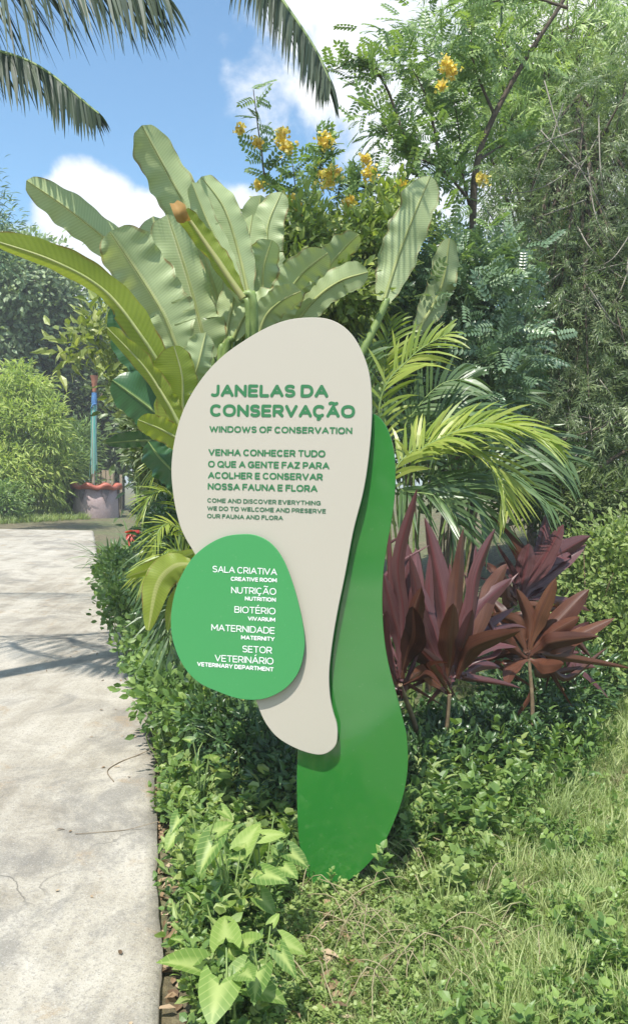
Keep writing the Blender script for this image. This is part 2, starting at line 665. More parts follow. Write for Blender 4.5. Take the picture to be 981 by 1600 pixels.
def soil():
    m, t = newmat('soil_with_dead_leaves')
    geo = t.n('ShaderNodeNewGeometry')
    p = geo.outputs['Position']
    a = t.noise(p, 14, 6, .7)
    g = t.noise(p, .5, 4, .6)
    col = t.ramp(a, [(.3, (.06, .045, .03)), (.5, (.13, .10, .06)), (.65, (.24, .20, .12)), (.8, (.30, .27, .18))])
    col = t.mix(t.maprange(g, .4, .6, .15, .65), col, (.10, .13, .045))
    pb = t.n('ShaderNodeBsdfPrincipled')
    pb.inputs['Roughness'].default_value = .95
    t.l(col, pb.inputs['Base Color'])
    bp = t.n('ShaderNodeBump')
    bp.inputs['Distance'].default_value = .03
    t.l(a, bp.inputs['Height'])
    t.l(bp.outputs[0], pb.inputs['Normal'])
    o = t.n('ShaderNodeOutputMaterial')
    t.l(pb.outputs[0], o.inputs[0])
    return m


MT = {}
MT['bark_dark'] = solid('dark_bark', (.06, .045, .032), (.13, .10, .07), 30, .9, .6)
MT['bark_grey'] = solid('grey_bark', (.16, .145, .12), (.30, .27, .22), 22, .9, .6, stretch=(1, 1, .3))
MT['palm_trunk'] = solid('palm_trunk', (.17, .15, .12), (.30, .27, .22), 12, .9, .6, stretch=(.3, .3, 3))
MT['stem_green'] = solid('green_stem', (.13, .20, .05), (.22, .30, .09), 18, .5, .2)
MT['stem_brown'] = solid('brown_stem', (.15, .10, .06), (.26, .19, .11), 20, .8, .3)
MT['twig'] = solid('dry_twig', (.16, .12, .08), (.28, .23, .16), 30, .9, .3)

# ------------------------------------------------------------------ ground and path
xs = np.unique(np.concatenate([np.linspace(-9, 6, 76), -9 - np.geomspace(.5, 140, 18), 6 + np.geomspace(.5, 140, 18)]))
ys = np.unique(np.concatenate([np.linspace(-6, 28, 120), 28 + np.geomspace(.6, 270, 20), -6 - np.geomspace(.6, 94, 16)]))
X, Y = np.meshgrid(xs, ys)
g = Acc()
g.grid(np.stack([X, Y, H(X, Y)], -1), smooth=True)
g.build('ground', soil(), kind='structure')

EDGE = [(266, 1640), (257, 1600), (251, 1500), (247, 1400), (244, 1300), (242, 1200), (237, 1130), (229, 1070), (213, 1020), (188, 975),
        (170, 940), (160, 900), (153, 870), (149, 845), (146, 829)]
LIFT = 0.05
eg = G([p[0] for p in EDGE[1:]], [p[1] for p in EDGE[1:]], LIFT)
ek = np.concatenate([[[-.22, -9, 0], [-.28, -2, 0], [-.34, .8, 0]], eg])
yy = np.concatenate([np.linspace(-9, 1.5, 22), np.linspace(1.6, ek[-1, 1], 138)])
xx = np.interp(yy, ek[:, 1], ek[:, 0])
for _ in range(6):
    xx[1:-1] = .25 * xx[:-2] + .5 * xx[1:-1] + .25 * xx[2:]
e = np.c_[xx, yy, H(xx, yy) + LIFT]
wob = (np.sin(np.arange(160) * .9) + .7 * np.sin(np.arange(160) * 2.17 + 1)) * .007
rows = []
PATH_W = 4.3
for k in range(160):
    far = sstep((e[k, 1] - 12) / 8)
    d = np.array([-1, -.10 * far, 0])
    row = []
    for s_ in (0, .012, .03, .12, .3, .5, .7, .9, 1.0):
        q = e[k] + d * PATH_W * s_ + np.array([wob[k] * (s_ == 0), 0, 0])
        q[2] = H(q[0], q[1]) + LIFT - (.008 if s_ == 0 else 0)
        row.append(q)
    q = row[0].copy()
    q[2] -= .16
    q[0] += .01
    q2 = row[-1].copy()
    q2[2] -= .16
    rows.append([q] + row + [q2])
rows = np.array(rows)
# rounded far end, where the path turns away to the left
pa = Acc()
pa.grid(rows, smooth=True)
q = rows[-1].copy()
q[:, 2] -= .2
pa.grid(np.stack([rows[-1], q]))
path = pa.build('path', concrete(), kind='structure')
PATH_EDGE = e

# ------------------------------------------------------------------ the sign
SIGN_D = 3.0
vp = np.array([-5500 - CX, CY - 600, F])
tdir = -(CR * vp[0] + CU * vp[1] + CF * vp[2])
tdir[2] = 0
ST = nrm(tdir)
SU = np.array([0, 0, 1.0])
SN = np.cross(ST, SU)
S0 = P(500, 1386, SIGN_D)
print('sign base', S0, 'ground', H(S0[0], S0[1]), 't', ST, 'n', SN)


def onsign(px, py, off):
    """photo pixel -> (a, b) on the plane `off` metres in front of the back panel's face"""
    px = np.atleast_1d(np.asarray(px, float))
    py = np.atleast_1d(np.asarray(py, float))
    d = CF[None] + CR[None] * ((px - CX) / F)[:, None] + CU[None] * ((CY - py) / F)[:, None]
    o = S0 + SN * off
    t = ((o - CAM) @ SN) / (d @ SN)
    q = CAM + d * t[:, None] - o
    return np.c_[q @ ST, q @ SU]


def s3(ab, off):
    ab = np.asarray(ab, float)
    return S0 + ab[:, :1] * ST + ab[:, 1:2] * SU + SN * off


def panel(outline_ab, off, thick, mi_side=None):
    """rounded-edge slab cut to an outline; front face at `off`"""
    c = outline_ab
    tg = nrm(np.roll(c, -1, 0) - np.roll(c, 1, 0))
    nr = np.c_[tg[:, 1], -tg[:, 0]]
    area = .5 * np.sum(c[:, 0] * np.roll(c[:, 1], -1) - np.roll(c[:, 0], -1) * c[:, 1])
    if area < 0:
        nr = -nr
    n = len(c)
    a = Acc()
    rings = []
    bv = .0014
    for ins, dz in ((bv, 0), (bv * .3, -bv * .3), (0, -bv), (0, -thick + bv), (bv, -thick)):
        rings.append(s3(c - nr * ins, off + dz))
    rg = np.array(rings)
    a.grid(rg, closed_u=True, smooth=False)
    a.add(rg[0], np.arange(n) if area > 0 else np.arange(n)[::-1], [n])
    a.add(rg[-1], np.arange(n)[::-1] if area > 0 else np.arange(n), [n])
    return a


BACK = [(575, 645), (590, 650), (603, 666), (612, 690), (617, 722), (617, 765), (612, 810), (604.5, 852), (599, 890), (597, 930), (598, 972),
        (602, 1012), (609, 1048), (619, 1085), (628, 1120), (635, 1150), (637, 1190), (634, 1222), (627, 1252), (616, 1282), (601, 1315),
        (582, 1342), (558, 1366), (533, 1382), (508, 1388), (490, 1383), (478, 1366), (471, 1340), (466, 1300), (464, 1250), (464, 1200),
        (467, 1150), (475, 1080), (487, 990), (502, 890), (520, 790), (536, 715), (550, 665), (562, 648)]
BEIGE = [(492, 496), (516, 499.5), (537, 510.5), (555, 530), (570, 561), (578, 592), (580.7, 630), (579.5, 674), (574, 728), (566, 774), (552, 828),
         (539, 897), (527, 955.5), (518.7, 1006), (514, 1050), (515, 1085), (520, 1112), (526, 1132), (527, 1149), (524, 1165), (511, 1176.5),
         (494, 1179), (466, 1171), (437, 1155), (420, 1137), (408.5, 1117), (398, 1088), (380, 1040), (352, 975), (328, 915), (306, 868), (289, 839),
         (279, 813), (271, 774), (268, 728), (275, 677.5), (291, 631), (318, 588), (349, 555.5), (388, 528), (423, 509), (456, 498.5)]
ROUND = [(376, 834.7), (400, 836.5), (423, 849), (442, 874), (457.5, 913), (469, 955.6), (475, 990.4), (475, 1017.5), (467, 1048.5), (450, 1072),
         (427, 1087), (403, 1093.4), (372, 1091.5), (341, 1081), (310, 1066), (287, 1041), (271.6, 1006), (267, 971), (271, 936), (281, 905), (299, 874),
         (322, 853), (349, 839)]


def gloss(name, col, rough, coat):
    m, t = newmat(name)
    tc_ = t.n('ShaderNodeTexCoord')
    pb = t.n('ShaderNodeBsdfPrincipled')
    n1 = t.noise(tc_.outputs['Object'], 2.2, 4)
    n2 = t.noise(tc_.outputs['Object'], 60, 3, .7)
    c = t.mix(t.maprange(n1, .35, .65, 0, .10), col, tuple(x * .8 for x in col))
    c = t.mix(t.maprange(n2, .64, .76, 0, .10), c, (.5, .48, .42))
    t.l(c, pb.inputs['Base Color'])
    t.l(t.maprange(n1, .3, .7, rough, rough * 1.5), pb.inputs['Roughness'])
    pb.inputs['Coat Weight'].default_value = coat
    pb.inputs['Coat IOR'].default_value = 1.6
    pb.inputs['Coat Roughness'].default_value = .06
    bp = t.n('ShaderNodeBump')
    bp.inputs['Strength'].default_value = .04
    bp.inputs['Distance'].default_value = .01
    t.l(n1, bp.inputs['Height'])
    t.l(bp.outputs[0], pb.inputs['Normal'])
    o = t.n('ShaderNodeOutputMaterial')
    t.l(pb.outputs[0], o.inputs[0])
    return m


SIGN_GREEN = gloss('green_panel', (.028,.185,.030), .14, 1.0)
SIGN_BEIGE = gloss('beige_panel', (.484,.444,.372), .42, .0)
SIGN_ROUND = gloss('bright_green_panel', (.055,.30,.092), .38, .0)
INK_GREEN = solid('green_lettering', (.030, .17, .062), rough=.5)
INK_GREY = solid('dark_green_small_lettering', (.055, .15, .075), rough=.5)
INK_WHITE = solid('white_lettering', (.80, .82, .80), rough=.5)
STEEL = solid('grey_steel', (.30, .30, .31), (.36, .36, .37), 6, .35, metal=.8)

OFF_BEIGE, OFF_ROUND = 0.038, 0.060
base = np.array([S0[0], S0[1], float(H(S0[0], S0[1]))])
sign = thing('wayfinding_sign', 'tall leaf-shaped sign of overlapping beige and green panels with lettering, beside the path', 'sign', base)


def smooth_ab(pix, off, n):
    ab = onsign([p[0] for p in pix], [p[1] for p in pix], off)
    c = spline(ab, n, closed=True)
    for _ in range(2):
        c = .25 * np.roll(c, 1, 0) + .5 * c + .25 * np.roll(c, -1, 0)
    return c


ab_back = smooth_ab(BACK, 0, 320)
back_o = part('back_panel', panel(ab_back, 0, .012), SIGN_GREEN, sign)
front_o = part('front_panel', panel(smooth_ab(BEIGE, OFF_BEIGE, 340), OFF_BEIGE, .012), SIGN_BEIGE, sign, label='beige leaf-shaped panel with green lettering')
round_o = part('round_panel', panel(smooth_ab(ROUND, OFF_ROUND, 240), OFF_ROUND, .010), SIGN_ROUND, sign, label='bright green egg-shaped panel listing rooms')
# spacers and the post that carries the panels, behind them
for (px, py, o0, o1) in ((560, 700, 0, OFF_BEIGE), (530, 860, 0, OFF_BEIGE), (505, 1120, 0, OFF_BEIGE), (380, 900, OFF_BEIGE, OFF_ROUND), (420, 1040, OFF_BEIGE, OFF_ROUND)):
    a = Acc()
    c = onsign(px, py, o0)
    k = .0005
    a.tube(np.array([s3(c, o0 + k)[0], s3(c, o1 - .0125)[0] if o1 == OFF_BEIGE else s3(c, o1 - .0105)[0]]), .011, 12)
    part('spacer', a, STEEL, sign)
a = Acc()
c0 = onsign(545, 760, 0)[0]
c1 = onsign(515, 1340, 0)[0]
p0, p1 = s3(c0[None], -.03)[0], s3(c1[None], -.03)[0]
p1 = p1 + (p1 - p0) / np.linalg.norm(p1 - p0) * .45
a.tube(np.array([p0, (p0 + p1) / 2, p1]), .017, 12)
part('post', a, STEEL, sign)

# --- lettering: every glyph is a set of round-ended strokes on a unit cap height


def arc(cx, cy, rx, ry, a0, a1, n=18):
    a = np.radians(np.linspace(a0, a1, n))
    c, s_ = np.cos(a), np.sin(a)
    e_ = .86                                   # slightly squared rounds
    return [(cx + rx * np.sign(x) * abs(x) ** e_, cy + ry * np.sign(y) * abs(y) ** e_) for x, y in zip(c, s_)]


GL = {
    'A': (.95, [[(0, 0), (.5, 1)], [(.5, 1), (1, 0)], [(.2, .33), (.8, .33)]]),
    'B': (.78, [[(0, 0), (0, 1)], [(0, 1), (.52, 1)] + arc(.52, .77, .42, .23, 90, -90) + [(0, .54)], [(0, .54), (.55, .54)] + arc(.55, .27, .45, .27, 90, -90) + [(0, 0)]]),
    'C': (.85, [arc(.52, .5, .52, .5, 48, 312, 34)]),
    'D': (.86, [[(0, 0), (0, 1)], [(0, 1), (.42, 1)] + arc(.42, .5, .58, .5, 90, -90, 26) + [(0, 0)]]),
    'E': (.68, [[(0, 0), (0, 1)], [(0, 1), (1, 1)], [(0, .51), (.9, .51)], [(0, 0), (1, 0)]]),
    'F': (.66, [[(0, 0), (0, 1)], [(0, 1), (1, 1)], [(0, .5), (.9, .5)]]),
    'G': (.92, [arc(.52, .5, .52, .5, 48, 325, 34), [(1, .46), (1, .14)], [(1, .46), (.6, .46)]]),
    'H': (.84, [[(0, 0), (0, 1)], [(1, 0), (1, 1)], [(0, .5), (1, .5)]]),
    'I': (.0, [[(0, 0), (0, 1)]]),
    'J': (.58, [[(1, 1), (1, .36)] + arc(.45, .36, .55, .36, 0, -130, 14)]),
    'L': (.62, [[(0, 0), (0, 1)], [(0, 0), (1, 0)]]),
    'M': (1.02, [[(0, 0), (0, 1)], [(0, 1), (.5, .25)], [(.5, .25), (1, 1)], [(1, 1), (1, 0)]]),
    'N': (.84, [[(0, 0), (0, 1)], [(0, 1), (1, 0)], [(1, 0), (1, 1)]]),
    'O': (.98, ['O']),
    'P': (.72, [[(0, 0), (0, 1)], [(0, 1), (.52, 1)] + arc(.52, .7, .48, .3, 90, -90) + [(0, .4)]]),
    'Q': (.98, ['O', [(.62, .24), (1.0, -.06)]]),
    'R': (.76, [[(0, 0), (0, 1)], [(0, 1), (.52, 1)] + arc(.52, .71, .46, .29, 90, -90) + [(0, .42)], [(.5, .42), (1, 0)]]),
    'S': (.70, [arc(.5, .755, .48, .245, 32, 270, 20)[:-1] + arc(.5, .255, .5, .255, 90, -148, 20)]),
    'T': (.78, [[(0, 1), (1, 1)], [(.5, 1), (.5, 0)]]),
    'U': (.82, [[(0, 1), (0, .42)] + arc(.5, .42, .5, .42, 180, 360, 20) + [(1, 1)]]),
    'V': (.90, [[(0, 1), (.5, 0)], [(.5, 0), (1, 1)]]),
    'W': (1.35, [[(0, 1), (.25, 0)], [(.25, 0), (.5, .92)], [(.5, .92), (.75, 0)], [(.75, 0), (1, 1)]]),
    'Y': (.86, [[(0, 1), (.5, .42)], [(1, 1), (.5, .42)], [(.5, .42), (.5, 0)]]),
    'Z': (.74, [[(0, 1), (1, 1)], [(1, 1), (0, 0)], [(0, 0), (1, 0)]]),
}
GL['Ç'] = (GL['C'][0], GL['C'][1] + [[(.52, -.02), (.52, -.14)], [(.52, -.12), (.62, -.2), (.52, -.3), (.40, -.30)]])
GL['Ã'] = (GL['A'][0], GL['A'][1] + [[(.16, 1.30), (.30, 1.38), (.50, 1.32), (.70, 1.26), (.84, 1.34)]])
GL['É'] = (GL['E'][0], GL['E'][1] + [[(.40, 1.26), (.66, 1.42)]])
GL['Á'] = (GL['A'][0], GL['A'][1] + [[(.44, 1.26), (.64, 1.42)]])


def glyph_run(text, weight, cap, track=.13):
    """strokes (polylines in units of the cap height, closed flag) and the advance of a line of text"""
    x = 0.0
    out = []
    h = weight / 2
    for ch in text:
        if ch == ' ':
            x += .36
            continue
        wd, strokes = GL[ch]
        for s_ in strokes:
            if s_ == 'O':
                pts = np.array(arc(.5, .5, .5, .5, 0, 360, 41)[:-1])
                closed = True
            else:
                pts, closed = np.array(s_, float), False
            q = np.c_[x + h + pts[:, 0] * wd, h + pts[:, 1] * (1 - weight)]
            out.append((q, closed))
        x += wd + weight + track * (1.0 if ch not in 'LTFPA' else .72)
    return out, x - track


def text_line(text, pl, pr, capx, weight, off, mat, parent, label):
    a0, a1 = onsign([pl[0], pr[0]], [pl[1], pr[1]], off)
    capm = capx / F * float(((s3(a0[None], off)[0]) - CAM) @ CF)
    strokes, adv = glyph_run(text, weight, capm)
    ux = (a1 - a0) / adv
    uy = np.array([-(a1 - a0)[1], (a1 - a0)[0]])
    uy = uy / np.linalg.norm(uy) * capm
    acc = Acc()
    hw = weight / 2
    for k, (q, closed) in enumerate(strokes):
        z = off + .0008 + .00012 * (k % 7)
        # ribbon offset in cap-height units so the stroke keeps its weight
        qq = np.c_[q[:, 0] * np.linalg.norm(ux) / capm, q[:, 1]]
        if closed:
            tg = nrm(np.roll(qq, -1, 0) - np.roll(qq, 1, 0))
        else:
            tg = nrm(np.gradient(qq, axis=0))
        nv = np.c_[-tg[:, 1], tg[:, 0]]

        def to3(r):
            ex = nrm(ux)
            return s3(a0 + r[:, :1] * ex * capm + r[:, 1:2] * uy, z)
        L, Rr = to3(qq - nv * hw), to3(qq + nv * hw)
        acc.grid(np.stack([L, Rr], 0) if not closed else np.stack([L, Rr], 0), closed_u=closed)
        if not closed:
            for c, t0 in ((qq[0], -tg[0]), (qq[-1], tg[-1])):
                an = np.linspace(-np.pi / 2, np.pi / 2, 9)
                n0 = np.array([-t0[1], t0[0]])
                rim = c + hw * (np.cos(an)[:, None] * t0 * .85 + np.sin(an)[:, None] * n0)
                V = to3(np.concatenate([c[None], rim]))
                acc.faces(V, [(0, i + 1, i + 2) for i in range(8)])
    org = ROOT[sign.name]
    o = acc.build('lettering', mat, parent, org, label=label)
    return o


B_, M_ = .25, .20
for args in (
    ('JANELAS DA', (329, 620.2), (512, 621.4), 19.6, B_, OFF_BEIGE, INK_GREEN, front_o, 'largest lettering, first line reading JANELAS DA'),
    ('CONSERVAÇÃO', (328.5, 651), (554, 653.2), 19.4, B_, OFF_BEIGE, INK_GREEN, front_o, 'largest lettering, second line reading CONSERVAÇÃO'),
    ('WINDOWS OF CONSERVATION', (327.5, 675.6), (550, 678.4), 10.2, .225, OFF_BEIGE, INK_GREEN, front_o, 'line reading WINDOWS OF CONSERVATION'),
    ('VENHA CONHECER TUDO', (326, 712), (508, 714.5), 10.6, .225, OFF_BEIGE, INK_GREEN, front_o, 'line reading VENHA CONHECER TUDO'),
    ('O QUE A GENTE FAZ PARA', (325.5, 730.4), (514, 733.2), 10.6, .225, OFF_BEIGE, INK_GREEN, front_o, 'line reading O QUE A GENTE FAZ PARA'),
    ('ACOLHER E CONSERVAR', (325.3, 747.8), (504, 750.8), 10.6, .225, OFF_BEIGE, INK_GREEN, front_o, 'line reading ACOLHER E CONSERVAR'),
    ('NOSSA FAUNA E FLORA', (325, 765.2), (495.5, 769), 10.6, .225, OFF_BEIGE, INK_GREEN, front_o, 'line reading NOSSA FAUNA E FLORA'),
    ('COME AND DISCOVER EVERYTHING', (324.3, 785.2), (501, 789.8), 7.0, .225, OFF_BEIGE, INK_GREY, front_o, 'small line reading COME AND DISCOVER EVERYTHING'),
    ('WE DO TO WELCOME AND PRESERVE', (324, 797.6), (509, 802.4), 7.0, .225, OFF_BEIGE, INK_GREY, front_o, 'small line reading WE DO TO WELCOME AND PRESERVE'),
    ('OUR FAUNA AND FLORA', (323.8, 809.6), (442, 813), 7.0, .225, OFF_BEIGE, INK_GREY, front_o, 'small line reading OUR FAUNA AND FLORA'),
    ('SALA CRIATIVA', (332.5, 894), (432.5, 898.8), 10.2, .14, OFF_ROUND, INK_WHITE, round_o, 'white line reading SALA CRIATIVA'),
    ('CREATIVE ROOM', (361, 907.6), (432.5, 910), 6.6, .225, OFF_ROUND, INK_WHITE, round_o, 'small white line reading CREATIVE ROOM'),
    ('NUTRIÇÃO', (361.5, 927), (431.5, 929.5), 10.4, .14, OFF_ROUND, INK_WHITE, round_o, 'white line reading NUTRIÇÃO'),
    ('NUTRITION', (383, 938.3), (431, 940.4), 6.6, .225, OFF_ROUND, INK_WHITE, round_o, 'small white line reading NUTRITION'),
    ('BIOTÉRIO', (366.5, 957.3), (430.5, 960.2), 10.4, .14, OFF_ROUND, INK_WHITE, round_o, 'white line reading BIOTÉRIO'),
    ('VIVARIUM', (387.6, 969.6), (430, 971.6), 6.6, .225, OFF_ROUND, INK_WHITE, round_o, 'small white line reading VIVARIUM'),
    ('MATERNIDADE', (330.5, 985.2), (429.3, 990.6), 10.4, .14, OFF_ROUND, INK_WHITE, round_o, 'white line reading MATERNIDADE'),
    ('MATERNITY', (377, 999), (429, 1002), 6.8, .225, OFF_ROUND, INK_WHITE, round_o, 'small white line reading MATERNITY'),
    ('SETOR', (379, 1019), (425, 1021.4), 10.6, .14, OFF_ROUND, INK_WHITE, round_o, 'white line reading SETOR'),
    ('VETERINÁRIO', (336, 1033.2), (427.3, 1038.4), 10.6, .14, OFF_ROUND, INK_WHITE, round_o, 'white line reading VETERINÁRIO'),
    ('VETERINARY DEPARTMENT', (308.5, 1040.6), (427.3, 1049.4), 6.8, .225, OFF_ROUND, INK_WHITE, round_o, 'small white line reading VETERINARY DEPARTMENT'),
):
    text_line(*args)

# ------------------------------------------------------------------ leaf materials
LF = {}
LF['banana'] = leafmat('banana_leaf', (.16, .24, .075), (.36, .44, .19), (.58, .62, .33), vein=(.58, .60, .34), trans=.20, rough=.46, ribs=58,
                       under=(.40, .47, .25), blotch=.5, edge=(.26, .18, .07), tcol=(1.2, 1.3, .5), spec=.32)
LF['banana_old'] = leafmat('yellowing_banana_leaf', (.15, .21, .03), (.29, .36, .055), (.40, .45, .09), vein=(.48, .50, .18), trans=.42, rough=.4, ribs=40,
                           blotch=.4, edge=(.25, .15, .05), tcol=(1.25, 1.25, .5))
LF['banana_dark'] = leafmat('shaded_banana_leaf', (.025, .075, .028), (.045, .125, .045), (.08, .18, .06), vein=(.16, .26, .10), trans=.2, rough=.33, ribs=40, blotch=.25)  # darker copy of the banana leaf, shade put into its colour
LF['brown'] = leafmat('withered_leaf', (.20, .11, .035), (.36, .20, .06), (.45, .28, .10), trans=.25, rough=.75, blotch=1.2)
LF['senna'] = leafmat('pinnate_leaf', (0.096, 0.156, 0.0504), (0.204, 0.312, 0.102), (0.36, 0.468, 0.162), trans=.36, rough=.40, spec=.5, tcol=(1.2, 1.25, .55))
LF['bluegreen'] = leafmat('grey_green_leaf', (0.0588, 0.109, 0.0644), (0.147, 0.231, 0.129), (0.294, 0.392, 0.231), trans=.25, rough=.32, spec=.6)
LF['yellowgreen'] = leafmat('yellow_green_leaf', (.12, .17, .035), (.24, .32, .075), (.40, .45, .12), trans=.4, rough=.42)
LF['feather'] = leafmat('feathery_leaf', (.065, .105, .040), (.155, .215, .085), (.32, .38, .18), trans=.3, rough=.42, spec=.5)
LF['feather_light'] = leafmat('light_feathery_leaf', (0.126, 0.196, 0.063), (0.266, 0.378, 0.119), (0.448, 0.56, 0.196), trans=.36, rough=.45)
LF['hedge'] = leafmat('dark_hedge_leaf', (0.0525, 0.0825, 0.033), (0.128, 0.18, 0.0675), (0.24, 0.3, 0.12), trans=.28, rough=.42)
LF['greymix'] = leafmat('far_tree_leaf', (0.135, 0.18, 0.0975), (0.255, 0.33, 0.18), (0.405, 0.48, 0.27), trans=.32, rough=.5)
LF['bamboo'] = leafmat('bamboo_leaf', (.19, .26, .065), (.38, .47, .125), (.56, .60, .20), trans=.4, rough=.45)
LF['weed'] = leafmat('weed_leaf', (0.0578, 0.116, 0.0273), (0.131, 0.226, 0.0578), (0.263, 0.367, 0.0998), trans=.36, rough=.42)
LF['weed_light'] = leafmat('light_weed_leaf', (.11, .17, .045), (.22, .31, .085), (.37, .43, .16), trans=.35, rough=.5)
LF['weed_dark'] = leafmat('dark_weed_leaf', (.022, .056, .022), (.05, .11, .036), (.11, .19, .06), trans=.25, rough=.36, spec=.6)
LF['grass'] = leafmat('grass_blade', (.155, .205, .075), (.31, .40, .145), (.52, .56, .27), trans=.36, rough=.5)
LF['straw'] = leafmat('dry_grass', (0.221, 0.178, 0.102), (0.357, 0.306, 0.178), (0.476, 0.425, 0.281), trans=.2, rough=.75)
LF['litter'] = leafmat('dead_leaf', (.12, .075, .04), (.27, .18, .10), (.48, .37, .25), trans=.1, rough=.8)
LF['arrow'] = leafmat('arrowhead_leaf', (.09, .175, .035), (.185, .29, .06), (.33, .42, .11), vein=(.38, .46, .15), trans=.35, rough=.46, spec=.35, lateral=6.0)
LF['cordyline'] = leafmat('maroon_leaf', (.034, .011, .012), (.088, .027, .027), (.22, .092, .092), vein=(.17, .055, .058), trans=.22, rough=.30,
                          under=(.16, .070, .072), tcol=(1.4, .75, .55), blotch=.5, spec=.5, streak=.8)
LF['cordyline_red'] = leafmat('rusty_maroon_leaf', (.050, .020, .014), (.125, .046, .028), (.22, .095, .05), vein=(.15, .065, .04), trans=.20, rough=.38,
                              tcol=(1.4, .75, .5), blotch=.5, streak=.8)
LF['areca'] = leafmat('areca_leaflet', (.11, .17, .03), (.24, .33, .055), (.43, .47, .11), trans=.4, rough=.38)
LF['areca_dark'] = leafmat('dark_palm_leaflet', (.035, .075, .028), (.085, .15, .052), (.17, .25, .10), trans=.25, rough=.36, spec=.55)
LF['coco'] = leafmat('coconut_leaflet', (.022, .040, .026), (.055, .080, .050), (.12, .15, .10), trans=.22, rough=.5, spec=.25)
LF['strap'] = leafmat('strap_leaf', (0.0403, 0.092, 0.0299), (0.092, 0.178, 0.0517), (0.218, 0.322, 0.103), trans=.25, rough=.36, spec=.55)
LF['fan'] = leafmat('fan_leaf', (.13, .17, .04), (.27, .32, .09), (.44, .46, .18), trans=.35, rough=.42)
LF['petal'] = leafmat('yellow_petal', (.62, .40, .05), (.78, .60, .13), (.85, .74, .32), trans=.35, rough=.5)
LF['red'] = leafmat('red_bract', (.25, .02, .015), (.42, .035, .025), (.55, .10, .06), trans=.3, rough=.4)


def blade(acc, pts, w, side, fold=0.25, cols=(-1, -.5, 0, .5, 1), foldR=None, tint=.5, wave=0.0, curl=0.0, rng=RNG, tears=0, vw=.12, smooth=True, twist=0.0):
    """leaf blade swept along its midrib: w half widths per ring, side = direction of the right half, fold lifts the halves, tears split the edge"""
    pts = np.asarray(pts, float)
    n = len(pts)
    w = np.broadcast_to(np.asarray(w, float), (n,))
    T = nrm(np.gradient(pts, axis=0))
    side = np.asarray(side, float)
    S = nrm(side - (T * (T @ side)[:, None] if side.ndim == 1 else T * np.sum(T * side, 1)[:, None]))
    N = np.cross(S, T)
    if twist:
        a = np.linspace(0, twist, n)[:, None]
        S, N = np.cos(a) * S + np.sin(a) * N, -np.sin(a) * S + np.cos(a) * N
    cols = np.asarray(cols, float)
    foldR = fold if foldR is None else foldR
    skip = np.zeros((n - 1, len(cols) - 1), bool)
    exL, exR = np.zeros(n), np.zeros(n)
    for _ in range(tears):
        sd = rng.integers(0, 2)
        k = rng.integers(int(n * .2), int(n * .82))
        depth = rng.uniform(.15, .7)
        m = len(cols) - 1
        for j in range(m):
            mid = (cols[j] + cols[j + 1]) / 2
            if (mid < -depth and sd == 0) or (mid > depth and sd == 1):
                skip[k, j] = True
        ex = exL if sd == 0 else exR
        ex[k + 1:] = rng.normal(0, .28)
    t = np.linspace(0, 1, n)
    Pg = np.zeros((n, len(cols), 3))
    wv_l, wv_r = [sum(rng.normal(0, .6) * np.sin(2 * np.pi * t * f_ + rng.uniform(0, 6.3)) for f_ in (1.3, 2.6, 4.7, 8.1)) for _ in range(2)]
    for j, c in enumerate(cols):
        fo = (fold + exL) if c < 0 else (foldR + exR)
        a = np.abs(c)
        wob = wave * w * a * a * (wv_l if c < 0 else wv_r)
        x = c * w * np.cos(fo)
        z = a * w * np.sin(fo) + wob - curl * a * a * w
        Pg[:, j] = pts + S * x[:, None] + N * z[:, None]
    # a tear opens towards the edge
    for k, j in np.argwhere(skip):
        c = cols[j] if cols[j] < 0 else cols[j + 1]
        jj = j if cols[j] < 0 else j + 1
        f = .35 + .5 * rng.uniform(0, 1)
        Pg[k + 1, jj] = Pg[k + 1, jj] * f + Pg[k, jj] * (1 - f)
    st = np.stack(np.broadcast_arrays(cols[None, :], t[:, None], np.full((1, 1), rng.uniform(0, 9))), -1).reshape(-1, 3)
    ve = np.broadcast_to((np.abs(cols) < vw)[None, :] * 1.0, (n, len(cols))).ravel()
    acc.grid(Pg, skip=skip, tint=np.full(n * len(cols), tint), vein=ve, st=st, smooth=smooth)
    return S, N


def arcpts(p0, d0, length, droop, n=8, power=1.6):
    """curve that starts along d0 and sags"""
    t = np.linspace(0, 1, n)
    d0 = nrm(d0)
    q = np.asarray(p0)[None] + d0[None] * (length * t)[:, None]
    q[:, 2] -= droop * length * t ** power
    return q


